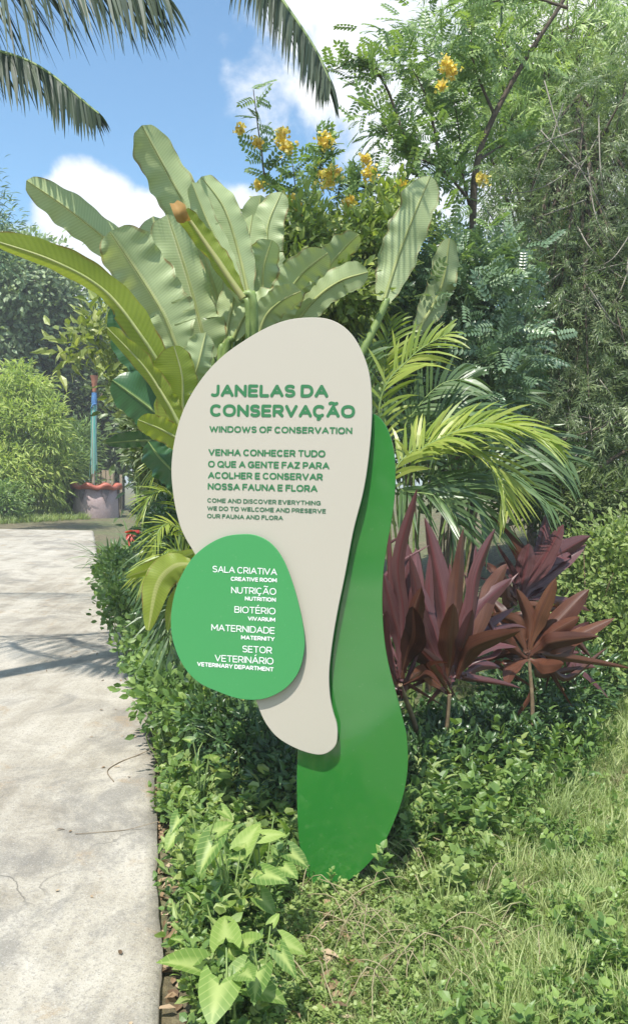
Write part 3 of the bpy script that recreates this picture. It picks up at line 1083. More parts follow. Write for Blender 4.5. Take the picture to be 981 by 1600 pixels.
def frond(acc, stem, pts, pairs, lf, wd, up, spread=55, droop=.35, tint=.5, tv=.15, start=.12, rng=RNG, vee=.35, segs=4, stem_r=.012, flat=.0):
    """feather palm leaf: midrib tube into `stem`, leaflets into `acc`"""
    pts = spline(pts, 40)
    T = nrm(np.gradient(pts, axis=0))
    up = np.asarray(up, float)
    S = nrm(np.cross(T, up))
    N = np.cross(S, T)
    stem.tube(pts, np.linspace(stem_r, stem_r * .25, 40), 5)
    t_ = np.linspace(start, .995, pairs)
    for t in t_:
        i = min(int(t * 39), 38)
        f = t * 39 - i
        p = pts[i] * (1 - f) + pts[i + 1] * f
        prof = (math.sin(math.pi * min(1, (t - start) / (1 - start) * .78 + .22)) ** .6)
        for sg in (-1, 1):
            L = lf * (.30 + .75 * prof) * rng.uniform(.88, 1.08)
            a = math.radians(spread * (1 - .45 * t) + rng.normal(0, 4))
            d = math.cos(a) * T[i] + math.sin(a) * (sg * S[i] * math.cos(vee) + N[i] * math.sin(vee))
            q = np.linspace(0, 1, segs + 1)
            c = p[None] + d[None] * (L * q)[:, None]
            c[:, 2] -= droop * L * q ** 1.8 * rng.uniform(.7, 1.3)
            wv = wd * np.interp(q, [0, .25, .7, 1], [.5, 1, .75, .05])
            tg = nrm(np.gradient(c, axis=0))
            sd = nrm(np.cross(tg, np.cross(T[i], d) * sg + rng.normal(0, .25, 3)))
            V = np.stack([c - sd * wv[:, None] / 2, c + sd * wv[:, None] / 2], 1)
            acc.grid(V, tint=np.full((segs + 1) * 2, tint + rng.normal(0, tv)) + np.repeat(q * .12, 2))


def cloud(lobes, ncl, per, sp, rng=RNG, shell=2.4, flat=.7):
    """leaf positions gathered in clumps through several ellipsoids; lobes in photo pixels: (px, py, depth, rx, ry, rdepth)"""
    C = np.array([P(l[0], l[1], l[2]) for l in lobes])
    Rr = np.array([(l[3] / F * l[2], l[5], l[4] / F * l[2]) for l in lobes])
    wt = (Rr.prod(1)) ** (2 / 3)
    k = rng.choice(len(lobes), ncl, p=wt / wt.sum())
    u = nrm(rng.normal(0, 1, (ncl, 3)))
    r = rng.uniform(0, 1, ncl) ** (1 / shell)
    cc = C[k] + u * r[:, None] * Rr[k]
    out = nrm(u / Rr[k])
    kk = np.repeat(np.arange(ncl), per)
    off = rng.normal(0, 1, (ncl * per, 3)) * sp * np.array([1, 1, flat])
    pos = cc[kk] + off
    return cc, out, pos, out[kk], nrm(off), kk


def shrub(name, label, cat, base, lobes, ncl, per, sp, T, ln, wd, mat, tint=.5, tv=.18, cv=.15, stems=10, stem_r=.012, stem_mat='stem_brown', droop=.2,
          outw=.6, up=.35, group=None, rng=RNG, shell=2.4, flat=.7, trunk=None, trunk_r=.06, minz=.02, fname='foliage'):
    base = np.asarray(base, float)
    root = thing(name, label, cat, base, group)
    cc, out, pos, o2, od, kk = cloud(lobes, ncl, per, sp, rng, shell, flat)
    n = len(pos)
    yd = nrm(outw * o2 + .55 * od + rng.normal(0, .45, (n, 3)) + np.array([0, 0, up - droop]))
    zd = nrm(np.array([-.2, -.62, .72]) + .35 * o2 + rng.normal(0, .5, (n, 3)))
    ti = tint + rng.normal(0, tv, n) + rng.normal(0, cv, ncl)[kk]
    keep = pos[:, 2] > H(pos[:, 0], pos[:, 1]) + minz
    a = Acc()
    Ts = T if isinstance(T, list) else [T]
    w_ = rng.integers(0, len(Ts), n)
    sl = rng.uniform(.7, 1.25, n)
    for i, t in enumerate(Ts):
        m = keep & (w_ == i)
        a.inst(t, pos[m], yd[m], zd[m], ln * sl[m], wd * sl[m], ti[m])
    part(fname, a, LF[mat], root)
    b = Acc()
    top = base
    if trunk is not None:
        tp = spline(np.concatenate([base[None], np.asarray(trunk, float)]), 24)
        tb = Acc()
        tb.tube(tp, np.linspace(trunk_r, trunk_r * .35, 24), 9)
        part('trunk', tb, MT[stem_mat], root)
    for i in rng.choice(ncl, min(stems, ncl), replace=False):
        if trunk is not None:
            j = rng.integers(8, 24)
            s0 = tp[j]
            r0 = trunk_r * .38
        else:
            s0 = base + np.array([rng.normal(0, .06), rng.normal(0, .06), -.03])
            r0 = stem_r
        m = (s0 + cc[i]) / 2 + np.array([rng.normal(0, .08), rng.normal(0, .08), .12 * np.linalg.norm(cc[i] - s0)])
        b.tube(spline([s0, m, cc[i]], 9), np.linspace(r0, r0 * .25, 9), 5)
    if b.n:
        part('branch' if trunk is not None else 'stem', b, MT[stem_mat], root)
    return root


def gp(px, py):
    return G(px, py)[0]


def below(px, py, d):
    """ground straight below a point seen at a pixel and depth"""
    q = P(px, py, d)
    return np.array([q[0], q[1], float(H(q[0], q[1]))])


# ------------------------------------------------------------------ far background on the left
shrub('broad_tree', 'broad grey-green tree at the far left, tops against the blue sky', 'tree', below(10, 600, 27),
      [(20, 440, 27, 95, 62, 2.2), (-70, 420, 27, 80, 70, 2), (95, 490, 28, 60, 36, 1.6), (-30, 520, 27, 110, 70, 2)],
      900, 26, .42, T_OVAL, .24, .12, 'greymix', stems=40, trunk=[P(12, 560, 27), P(15, 440, 27)], trunk_r=.2, stem_mat='bark_grey')
shrub('hedge_tree', 'dark leafy tree behind the ribboned pole, shading the bushes', 'tree', below(190, 600, 29),
      [(200, 640, 29, 130, 110, 2.5), (110, 600, 29, 70, 70, 2), (300, 600, 29, 140, 130, 2.5), (190, 560, 29, 80, 70, 2)],
      1500, 26, .4, T_OVAL, .22, .11, 'hedge', stems=30, trunk=[P(190, 640, 29), P(195, 540, 29)], trunk_r=.2, stem_mat='bark_dark')
shrub('dense_thicket', 'brownish dark thicket between the bamboo bush and the pole', 'bush', below(120, 760, 28.5),
      [(120, 650, 28.5, 48, 95, 1.4), (85, 610, 28.5, 40, 60, 1.2), (165, 690, 29, 40, 80, 1.2)],
      500, 24, .3, T_LANCE, .2, .08, 'hedge', stems=26, stem_r=.02)
shrub('bamboo_bush', 'tall bushy light green bamboo at the left side of the path', 'bamboo', below(40, 790, 22),
      [(40, 700, 22, 50, 90, 1.3), (8, 640, 22, 44, 56, 1.2), (78, 745, 22, 34, 56, .9), (-40, 700, 22, 60, 100, 1.3), (52, 612, 22, 26, 30, .6), (84, 668, 21.5, 22, 40, .6), (28, 590, 22, 22, 22, .5), (20, 740, 21, 40, 44, .8)],
      520, 34, .16, T_LANCE, .24, .05, 'bamboo', stems=30, stem_r=.02, stem_mat='stem_green', droop=.55, up=.2)
shrub('fern_bush', 'loose mid green bush growing directly left of the planter', 'bush', below(100, 795, 23.5),
      [(108, 745, 23.5, 36, 46, .8), (126, 700, 24.5, 22, 40, .5)],
      240, 26, .2, T_LANCE, .2, .04, 'senna', stems=16, stem_r=.014, stem_mat='stem_green')
shrub('round_bush', 'low rounded fresh green bush at the left edge of the path end', 'bush', below(12, 806, 20),
      [(8, 785, 20, 30, 34, .6), (-30, 780, 20, 40, 36, .7)], 260, 26, .11, T_LANCE, .12, .04, 'weed', stems=10, tint=.7)
# strap-leaved crowns below the trees
for i, (px, py, d, nn, lab) in enumerate(((30, 540, 29.5, 120, 'strappy yellow-green crown at the far left, below the broad tree'),
                                           (92, 528, 30, 100, 'smaller strappy yellow-green crown beside the banana leaves'))):
    b0 = below(px, 700, d)
    rt = thing('strap_palm', lab, 'palm', b0, 'strappy palms at the far left')
    c = P(px, py, d)
    a, s_ = Acc(), Acc()
    s_.tube(spline([b0, (b0 + c) / 2 + [.1, 0, 0], c], 10), np.linspace(.09, .06, 10), 8)
    for k in range(nn):
        an = RNG.uniform(0, 2 * np.pi)
        el = RNG.uniform(-.1, 1.2)
        dd = np.array([math.cos(an) * math.cos(el), math.sin(an) * math.cos(el), math.sin(el)])
        pt = arcpts(c, dd, RNG.uniform(.8, 1.7), RNG.uniform(.45, 1.1), 7)
        blade(a, pt, .036 * np.array([.6, 1, 1, .9, .7, .4, .05]), np.cross(dd, [0, 0, 1.0]) + 1e-3, .25, (-1, 0, 1), tint=RNG.normal(.5, .2))
    part('crown', a, LF['fan'], rt)
    part('trunk', s_, MT['bark_grey'], rt)
shrub('thin_tree', 'thin-leaved tree at the left edge, its twigs against the sky', 'tree', below(-80, 700, 16),
      [(-20, 345, 16, 42, 34, .6), (-60, 300, 16, 60, 50, .8), (-8, 395, 16, 34, 30, .5)],
      150, 16, .2, T_LANCE, .16, .035, 'bluegreen', stems=30, trunk=[P(-90, 520, 16), P(-60, 340, 16)], trunk_r=.07, stem_mat='bark_dark')

# ------------------------------------------------------------------ planter, ribboned pole and slatted chair
b0 = gp(150, 808)
PD = float((b0 - CAM) @ CF)
px2m = PD / F
pl = thing('round_planter', 'round planter with wavy red rim and grey fringed skirt at the path end', 'planter', b0)


def lathe(acc, c, prof, n=64, wavef=None, **kw):
    a = np.linspace(0, 2 * np.pi, n, endpoint=False)
    rg = []
    for k, (r, z) in enumerate(prof):
        rr, zz = np.full(n, r), np.full(n, z)
        if wavef is not None:
            rr, zz = wavef(k, a, rr, zz)
        rg.append(np.stack([c[0] + rr * np.cos(a), c[1] + rr * np.sin(a), c[2] + zz], -1))
    kw.setdefault('smooth', True)
    acc.grid(np.array(rg), closed_u=True, **kw)


hR = 35 * px2m
hH = 44 * px2m
a = Acc()
lathe(a, b0, [(hR * .98, -.03), (hR, .02), (hR * .97, hH * .5), (hR * .93, hH), (hR * .85, hH), (hR * .8, hH * .8), (.02, hH * .78)], 72,
      lambda k, an, r, z: (r + (.012 * np.sin(an * 36) if 0 < k < 4 else 0), z))
skirt = solid('fringed_grey_skirt', (.30, .225, .225), (.50, .385, .38), 14, .95, .9, stretch=(14, 14, .8))
part('skirt', a, skirt, pl)
# dark triangles round the skirt: shadow painted as flat dark faces
SKIRT_SHADOW = solid('painted_skirt_shadow', (.12, .10, .11), (.17, .14, .15), 20, .95)
for k in range(6):
    an = 2 * np.pi * k / 6 - 1.95
    tri = Acc()
    for q in range(1):
        pts = []
        for da, z in ((-.20, hH * .97), (.20, hH * .97), (.02, hH * .50)):
            r = hR * (1.015 if z > hH * .7 else 1.03)
            pts.append(b0 + [r * math.cos(an + da), r * math.sin(an + da), z])
        m = (pts[0] + pts[1]) / 2
        m = b0 + np.array([*(nrm((m - b0)[:2]) * hR * 1.015), hH * .97])
        tri.faces(np.array([pts[0], m, pts[1], pts[2]]), [(0, 1, 3), (1, 2, 3)])
    part('shadow_triangle', tri, SKIRT_SHADOW, pl)
a = Acc()
rim = [(hR * .9, hH * .99), (hR * 1.04, hH * 1.0), (hR * 1.12, hH * 1.06), (hR * 1.10, hH * 1.15), (hR * 1.0, hH * 1.18), (hR * .88, hH * 1.16)]
lathe(a, b0, rim, 96, lambda k, an, r, z: (r * (1 + .05 * np.cos(an * 8) * (k in (2, 3))), z + .05 * np.cos(an * 8 + .8) * min(1, k / 2)))
part('rim', a, solid('red_rim', (.34, .085, .055), (.45, .13, .08), 8, .55), pl)
a = Acc()
lathe(a, b0, [(hR * .87, hH * 1.05), (.01, hH * 1.06)], 40)
part('soil', a, MT['bark_dark'], pl)

pole_b = b0 + np.array([0, .02, hH * 1.05])
ptop = P(150, 588, PD)
pb_ = P(146.5, 760, PD)
pb_[2] = pole_b[2] - .05
ptop[1] = pb_[1] = pole_b[1]
po = thing('ribbon_pole', 'slender pole wrapped in turquoise ribbons with blue band, standing in the planter', 'pole', pb_)
ax = lambda t: pb_ + (ptop - pb_) * t
a = Acc()
a.tube(np.array([ax(t) for t in np.linspace(0, .97, 12)]), np.linspace(.048, .042, 12), 14)
part('shaft', a, solid('pale_wood', (.30, .23, .16), (.44, .36, .27), 12, .8, stretch=(3, 3, .3)), po)
a = Acc()
a.tube(np.array([ax(t) for t in (.86, .90, .94, .97, 1.0)]), [.056, .065, .08, .10, .13], 16)
part('flared_top', a, solid('terracotta', (.30, .11, .06), (.42, .17, .10), 10, .8), po)
a = Acc()
a.tube(np.array([ax(t) for t in (.735, .76, .80, .85)]), [.068, .085, .08, .07], 16)
a.tube(np.array([ax(.745) + [.07, -.08, .02], ax(.745) + [.0, -.11, 0], ax(.73) + [-.06, -.08, -.05]]), .022, 8)
part('blue_band', a, solid('blue_cloth', (.05, .15, .36), (.09, .24, .48), 9, .7, .3), po)
for k in range(14):
    an = 2 * np.pi * k / 14
    lowt = RNG.uniform(.05, .22)
    c = np.array([ax(t) + np.array([math.cos(an), math.sin(an), 0]) * (.056 + .05 * (1 - t) + .012 * math.sin(9 * t + k)) for t in np.linspace(.74, lowt, 12)])
    a = Acc()
    sd = np.array([-math.sin(an), math.cos(an), 0])
    nn = np.array([math.cos(an), math.sin(an), 0])
    hw = .013
    V = np.stack([c - sd * hw, c + sd * hw, c + sd * hw + nn * .004, c - sd * hw + nn * .004], 1)
    a.grid(V, closed_u=True)
    part('ribbon', a, MT.setdefault('rib%d' % (k % 3), solid('ribbon', [(.10, .42, .40), (.42, .52, .46), (.16, .50, .42)][k % 3], rough=.45)), po)

cb = gp(172, 803)
cD = PD + 1.0
cc_ = below(172, 770, cD)
zt = P(172, 735, cD)[2]
ch = thing('slatted_chair', 'weathered wooden slatted chair behind the red-rimmed planter', 'chair', cc_)
wood = solid('weathered_wood', (.26, .20, .13), (.46, .38, .27), 14, .85, .4, stretch=(6, 6, .5))
for k, (px, tpy) in enumerate(((155, 737), (163, 734.5), (170, 735), (177, 736.5))):
    q = P(px, 735, cD)
    z0, z1 = cc_[2] + .30, P(px, tpy, cD)[2]
    a = Acc()
    a.box((q[0], cc_[1], (z0 + z1) / 2), (.115, .03, z1 - z0))
    part('back_slat', a, wood, ch)
for zz in (.42, .86):
    a = Acc()
    q = P(167, 735, cD)
    a.box((q[0], cc_[1] + .04, cc_[2] + zz), (.62, .04, .08))
    part('rail', a, wood, ch)
q0, q1 = P(153, 735, cD)[0], P(188, 735, cD)[0]
for x, y in ((q0, -.5), (q1, -.5), (q0 - .02, .08), (q1 + .02, .08)):
    a = Acc()
    hgt = .62 if y < 0 else zt - cc_[2] - .12
    a.box((x, cc_[1] + y, cc_[2] + hgt / 2), (.085, .085, hgt))
    part('leg', a, wood, ch)
a = Acc()
a.box(((q0 + q1) / 2, cc_[1] - .23, cc_[2] + .40), (q1 - q0 - .1, .5, .05))
part('seat', a, wood, ch)
for x in (q0, q1):
    a = Acc()
    a.box((x, cc_[1] - .22, cc_[2] + .645), (.10, .62, .045))
    part('armrest', a, wood, ch)

# ------------------------------------------------------------------ banana clump behind the sign
bb = below(345, 900, 4.75)
bn = thing('banana_plant', 'large banana clump with upright torn leaves rising behind the sign', 'banana plant', bb)


def banana_leaf(pts, wl, wr, roll=0.0, fold=.22, foldR=None, mat='banana', tears=2, tint=.5, wave=.10, tip=1.0, petiole=True, curl=.05, base_w=.35, label=None, twist=0.0, d_end=None):
    """midrib through photo pixels with depth (base first); half widths in photo pixels, left and right of the direction of growth as seen"""
    W3 = np.array([P(*p) for p in pts])
    n = 56
    c = spline(W3, n)
    d = float(np.mean([p[2] for p in pts]))
    t = np.linspace(0, 1, n)
    prof = np.clip(np.minimum(1, base_w + (1 - base_w) * np.sin(np.clip(t / .34, 0, 1) * np.pi / 2)), 0, 1)
    prof = prof * np.clip(np.sqrt(np.clip(1 - ((t - .70) / .30) ** 2, 0, 1)) ** .9 * (t > .70) + (t <= .70), 0, 1) ** tip
    prof = np.maximum(prof, .03) * (1 + .05 * np.sin(t * 23 + RNG.uniform(0, 6)) + .03 * np.sin(t * 51 + RNG.uniform(0, 6)))
    T = nrm(c[-1] - c[0])
    view = nrm(c.mean(0) - CAM)
    S = nrm(np.cross(T, -view)) * -1
    S = nrm(np.cross(view, T)) * -1 if np.dot(np.cross(view, T), CR) * 0 else nrm(np.cross(T, view)) 
    N0 = nrm(np.cross(S, T))
    S = math.cos(roll) * S + math.sin(roll) * N0
    if mat == 'banana':
        tint = tint + .14
    a = Acc()
    cols = (-1, -.82, -.6, -.4, -.2, -.05, .05, .2, .4, .6, .82, 1)
    wm = (wl + wr) / 2 / F * d * 1.14
    sc = wl / (wl + wr) * 2
    colsA = tuple(x * sc if x < 0 else x * (2 - sc) for x in cols)
    k0 = len(a.v)
    blade(a, c, wm * prof, S, fold, colsA, foldR, tint, wave, curl, tears=tears, vw=.06, twist=twist)
    st = a.st[0]
    st[:, 0] = np.tile(np.array(cols), n)
    o = part('leaf', a, LF[mat], bn, **({'label': label} if label else {}))
    m = Acc()
    rr = np.linspace(.012, .003, n) * d / 4.5
    nv = nrm(np.cross(S, nrm(np.gradient(c, axis=0))))
    m.tube(c - nv * rr[:, None] * .25, rr, 6, tint=.6)
    mo = m.build('midrib', MT['midrib'] if mat != 'banana_dark' else MT['stem_green'], o, ROOT[bn.name])
    if petiole:
        g0 = bb + np.array([RNG.normal(0, .12), RNG.normal(0, .08), .1])
        dirb = nrm(c[0] - c[4])
        mid = c[0] + dirb * .35
        pt = spline([c[1], c[0] + dirb * .12, (mid + g0) / 2 + [0, 0, .25], g0], 18)
        m = Acc()
        m.tube(pt, np.linspace(.017, .04, 18), 8)
        part('leaf_stalk', m, MT['stem_green'], bn)


MT['midrib'] = solid('pale_midrib', (.28, .33, .11), (.40, .42, .17), 10, .4, .1)
BL = banana_leaf
# upright leaves, base first (px, py, depth)
BL([(345, 480, 4.75), (300, 345, 4.7), (262, 270, 4.65), (222, 196, 4.55)], 32, 32, -.25, .40, .35, tears=0, tint=.72, tip=.8, label='tallest upright banana leaf')
BL([(325, 560, 4.5), (312, 500, 4.45), (290, 420, 4.4), (262, 335, 4.35)], 40, 42, -.15, .3, .3, tears=2, tint=.52, tip=.7)
BL([(278, 545, 4.25), (255, 490, 4.2), (215, 425, 4.15), (172, 362, 4.05)], 46, 50, .05, .20, .34, tears=4, tint=1.0, tip=.7, wave=.16, label='pale sunlit banana leaf with torn left edge')  # lighter tint puts the sun on this leaf into its colour
BL([(290, 520, 4.6), (265, 460, 4.6), (250, 400, 4.6), (240, 338, 4.6)], 26, 34, 0, .35, .3, tears=0, tint=.48)
BL([(280, 520, 4.65), (228, 425, 4.55), (165, 372, 4.4), (105, 325, 4.3), (42, 282, 4.2)], 30, 26, -.3, .45, .5, tears=0, tint=.78, wave=.2, label='far-reaching banana leaf pointing left, folded along its rib')
BL([(262, 590, 4.0), (225, 530, 3.95), (165, 455, 3.9), (85, 408, 3.85), (-20, 372, 3.8)], 38, 22, .2, .1, .3, 'banana_old'if False else .3, tears=1, tint=.5, wave=.06) if False else \
    BL([(262, 590, 4.0), (225, 530, 3.95), (165, 455, 3.9), (85, 408, 3.85), (-20, 372, 3.8)], 24, 20, .2, .15, .4, mat='banana_old', tears=1, wave=.08, label='arching yellow-green banana leaf at the left')
# furled pair and brown torn tip on the right of the clump
BL([(378, 470, 4.3), (350, 400, 4.3), (322, 340, 4.28), (300, 285, 4.25)], 15, 30, .2, .55, .8, tears=1, tint=.72, tip=.6)
BL([(388, 460, 4.45), (372, 390, 4.45), (350, 325, 4.42), (315, 276, 4.4)], 24, 26, -.3, .3, .3, tears=0, tint=.60, tip=.6)
BL([(378, 462, 4.15), (345, 410, 4.12), (315, 370, 4.1), (284, 330, 4.05)], 15, 18, .3, .5, .5, mat='banana_old', tears=0, tint=.5, tip=.35, label='half-rolled leaf with a withered brown tip')
a = Acc()
blade(a, spline([P(292, 345, 4.04), P(283, 332, 4.0), P(272, 318, 4.02)], 8), np.array([.022, .038, .044, .043, .045, .040, .034, .026]), CR, .55, (-1, -.6, -.2, .2, .6, 1), wave=.12, tint=.5)
part('withered_tip', a, LF['brown'], bn)
a = Acc()
a.tube(spline([P(380, 466, 4.1), P(352, 425, 4.08), P(325, 385, 4.06), P(298, 345, 4.04)], 16), np.linspace(.019, .008, 16), 8)
part('stout_rib', a, solid('yellow_rib', (.28, .34, .09), (.36, .33, .13), 4, .4), bn)
# smaller leaves to the right of the clump
for pts, wl, wr, ro, ti, mt in (
        ([(372, 520, 4.7), (378, 450, 4.7), (385, 395, 4.7), (395, 335, 4.7)], 26, 26, .2, .55, 'banana'),
        ([(395, 520, 4.6), (410, 470, 4.6), (412, 420, 4.55), (425, 375, 4.5)], 24, 30, -.4, .50, 'banana'),
        ([(365, 530, 4.5), (385, 490, 4.45), (412, 470, 4.4), (452, 462, 4.35)], 18, 20, .5, .58, 'banana'),
        ([(350, 540, 4.55), (362, 480, 4.55), (372, 430, 4.55), (362, 392, 4.5)], 24, 24, .3, .42, 'banana'),
        ([(420, 520, 4.6), (432, 470, 4.55), (455, 440, 4.5), (500, 425, 4.4)], 18, 16, .6, .62, 'banana'),
        ([(430, 540, 4.8), (425, 440, 4.8), (418, 360, 4.8), (440, 300, 4.8)], 22, 26, .1, .40, 'banana'),
        ([(470, 510, 4.9), (492, 455, 4.85), (520, 408, 4.8), (560, 366, 4.7)], 20, 22, -.5, .66, 'banana'),
        ([(460, 520, 4.7), (468, 470, 4.7), (480, 435, 4.65), (500, 405, 4.6)], 20, 14, .4, .70, 'banana'),
        ([(600, 470, 4.9), (622, 400, 4.9), (645, 340, 4.85), (672, 275, 4.8)], 26, 32, .3, .62, 'banana'),
        ([(650, 520, 5.3), (680, 470, 5.3), (694, 430, 5.25), (702, 372, 5.2)], 20, 20, -.3, .30, 'banana'),
        ([(430, 520, 4.5), (445, 470, 4.45), (470, 430, 4.4), (512, 395, 4.3)], 24, 26, -.2, .74, 'banana'),
        ([(450, 520, 4.6), (490, 470, 4.55), (530, 440, 4.5), (575, 425, 4.4)], 20, 22, .2, .66, 'banana'),
        ([(400, 540, 4.4), (415, 495, 4.35), (440, 470, 4.3), (470, 455, 4.25)], 20, 20, -.2, .70, 'banana'),
        ([(410, 520, 4.9), (412, 430, 4.9), (400, 370, 4.9), (408, 305, 4.85)], 26, 26, -.2, .62, 'banana'),
        ([(300, 690, 4.0), (287, 640, 3.95), (285, 590, 3.9), (272, 540, 3.85)], 24, 40, .0, .62, 'banana_old'),
        ([(282, 665, 3.9), (262, 628, 3.88), (225, 572, 3.85), (168, 512, 3.8)], 16, 14, .5, .45, 'banana_old'),
        ([(312, 640, 4.1), (302, 600, 4.1), (310, 570, 4.05), (322, 520, 4.05)], 20, 24, -.3, .62, 'banana'),
        ([(310, 700, 3.75), (280, 686, 3.7), (250, 670, 3.65), (216, 656, 3.6)], 17, 17, .0, .72, 'banana_old'),
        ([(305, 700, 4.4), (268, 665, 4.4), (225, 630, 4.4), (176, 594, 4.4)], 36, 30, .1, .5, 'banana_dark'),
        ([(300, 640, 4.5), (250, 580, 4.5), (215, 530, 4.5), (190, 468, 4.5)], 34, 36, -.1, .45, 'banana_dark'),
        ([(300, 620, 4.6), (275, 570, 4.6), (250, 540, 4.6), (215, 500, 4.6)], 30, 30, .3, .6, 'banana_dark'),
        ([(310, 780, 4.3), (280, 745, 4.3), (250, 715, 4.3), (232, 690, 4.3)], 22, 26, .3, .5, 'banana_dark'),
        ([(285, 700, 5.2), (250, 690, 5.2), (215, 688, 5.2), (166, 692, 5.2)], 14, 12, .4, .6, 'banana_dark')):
    BL(pts, wl, wr, ro, .22, .28, mat=mt, tears=int(RNG.integers(0, 3)), tint=ti, wave=.12)
# false stems
for k in range(4):
    a = Acc()
    x0 = bb + np.array([-.25 + .2 * k, RNG.normal(0, .1), -.05])
    a.tube(spline([x0, x0 + [RNG.normal(0, .05), 0, .7], x0 + [RNG.normal(0, .1), 0, 1.35]], 12), np.linspace(.075, .035, 12), 10)
    part('stem', a, MT['stem_green'], bn)

# ------------------------------------------------------------------ trees on the right
# yellow-flowering tree with pinnate leaves
tb = below(742, 900, 6.2)
ft = thing('flowering_tree', 'slender pinnate-leaved tree with yellow flower clusters above the sign', 'tree', tb)
tr = spline([tb, P(735, 620, 6.2), P(738, 345, 6.2), P(746, 250, 6.15), P(772, 180, 6.1), P(825, 85, 6.05), P(885, -10, 6.0), P(930, -120, 6)], 60)
a = Acc()
a.tube(tr, np.linspace(.036, .011, 60), 9)
part('trunk', a, MT['bark_dark'], ft)
br = [[(739, 320, 6.2), (690, 265, 6.1), (640, 240, 6.0), (596, 195, 5.9)], [(738, 345, 6.2), (722, 270, 6.3), (716, 200, 6.3), (700, 110, 6.3)],
      [(736, 420, 6.2), (640, 330, 6.0), (560, 290, 5.9), (520, 285, 5.8)], [(736, 450, 6.2), (600, 400, 6.0), (480, 330, 5.8), (455, 250, 5.8)],
      [(600, 400, 6.0), (520, 350, 5.9), (425, 290, 5.7), (408, 230, 5.7), (396, 140, 5.7)], [(690, 265, 6.1), (668, 160, 6), (640, 100, 6)],
      [(640, 240, 6.0), (600, 130, 5.9), (560, 95, 5.9), (520, 110, 5.9)], [(746, 250, 6.15), (780, 230, 6.4), (830, 200, 6.6)],
      [(772, 180, 6.1), (740, 100, 6.0), (735, 20, 6.0)], [(885, 12, 6.0), (820, -4, 6), (735, 10, 6)], [(480, 330, 5.8), (500, 260, 5.8), (508, 220, 5.8)],
      [(690, 400, 6.2), (600, 420, 5.9), (520, 440, 5.7)], [(736, 500, 6.2), (790, 430, 6.2), (800, 380, 6.2)]]
tips = []
for b_ in br:
    c = spline([P(*q) for q in b_], 26)
    a = Acc()
    a.tube(c, np.linspace(.013, .003, 26), 6)
    part('branch', a, MT['bark_dark'], ft)
    tips.append(c)
pos, yd = [], []
for c in tips:
    for k in range(9, 26):
        for q in range(2):
            pos.append(c[k])
            yd.append(nrm(RNG.normal(0, 1, 3) * [1, 1, .5] + [0, 0, .35]))
# loose crown
cc, out, ps, o2, od, kk = cloud([(650, 130, 6.1, 90, 95, .6), (620, 225, 6.0, 75, 60, .5), (720, 70, 6.1, 85, 80, .6), (560, 330, 5.9, 80, 50, .5),
                                 (700, 300, 6.2, 70, 90, .6), (480, 350, 5.8, 60, 50, .4), (640, 400, 6.0, 90, 60, .5), (540, 430, 5.7, 60, 45, .4), (700, 450, 6.1, 80, 60, .5)], 190, 4, .12)
pos = np.concatenate([np.array(pos), ps])
yd = np.concatenate([np.array(yd), nrm(o2 * .6 + od + RNG.normal(0, .4, ps.shape) + [0, 0, .1])])
n = len(pos)
a = Acc()
a.inst(T_PINN, pos, yd, nrm(np.array([-.2, -.6, .75]) + RNG.normal(0, .5, (n, 3))), RNG.uniform(.11, .21, n), .16, .5 + RNG.normal(0, .2, n))
part('crown', a, LF['senna'], ft)
for px, py, d, r in ((375, 202, 5.7, 8), (440, 214, 5.8, 14), (447, 232, 5.75, 12), (404, 224, 5.7, 9), (507, 222, 5.8, 14), (511, 280, 5.7, 20), (520, 270, 5.7, 12),
                     (406, 290, 5.7, 8), (578, 272, 5.8, 14), (627, 290, 5.9, 12), (697, 104, 5.9, 15), (706, 112, 5.9, 10), (571, 250, 5.8, 8), (545, 318, 5.7, 10),
                     (452, 315, 5.6, 12), (500, 118, 5.8, 8), (752, 280, 6.0, 9), (470, 330, 5.6, 9), (690, 135, 5.9, 8)):
    c = P(px, py, d)
    r = r / F * d * 1.1
    m = int(30 + r * 800)
    q = c + nrm(CAM - c) * .35 + RNG.normal(0, .34, (m, 3)) * r
    a = Acc()
    a.inst(T_OVAL, q, nrm(RNG.normal(0, 1, (m, 3)) + [0, -.3, .4]), nrm(RNG.normal(0, 1, (m, 3)) + [0, -1, .5]), .032, .026, .5 + RNG.normal(0, .25, m))
    part('flower_cluster', a, LF['petal'], ft)

# oval-leaved grey-green shrub under it
shrub('oval_leaved_shrub', 'dense shrub of glossy oval grey-green leaves just right of the sign top', 'bush', below(690, 900, 5.9),
      [(690, 490, 5.9, 95, 80, .5), (760, 560, 6.0, 60, 90, .5), (610, 470, 5.7, 60, 50, .4), (760, 440, 6.1, 60, 60, .4), (700, 600, 6.0, 90, 90, .5), (560, 500, 5.6, 50, 50, .3)],
      620, 3, .11, [T_PINN, T_PINN], .17, .16, 'bluegreen', stems=16, stem_mat='stem_brown', cv=.2)
shrub('leafy_shrub', 'bright yellow-green small-leaved shrub between the banana clump and flowering tree', 'bush', below(500, 900, 5.4),
      [(450, 450, 5.2, 60, 50, .3), (530, 460, 5.2, 70, 40, .3), (470, 380, 5.3, 55, 50, .3), (565, 390, 5.4, 60, 60, .3), (610, 340, 5.6, 45, 40, .3), (400, 500, 5.2, 60, 40, .3)],
      430, 20, .085, [T_LANCE, T_OVAL], .075, .032, 'yellowgreen', stems=18, stem_r=.012)

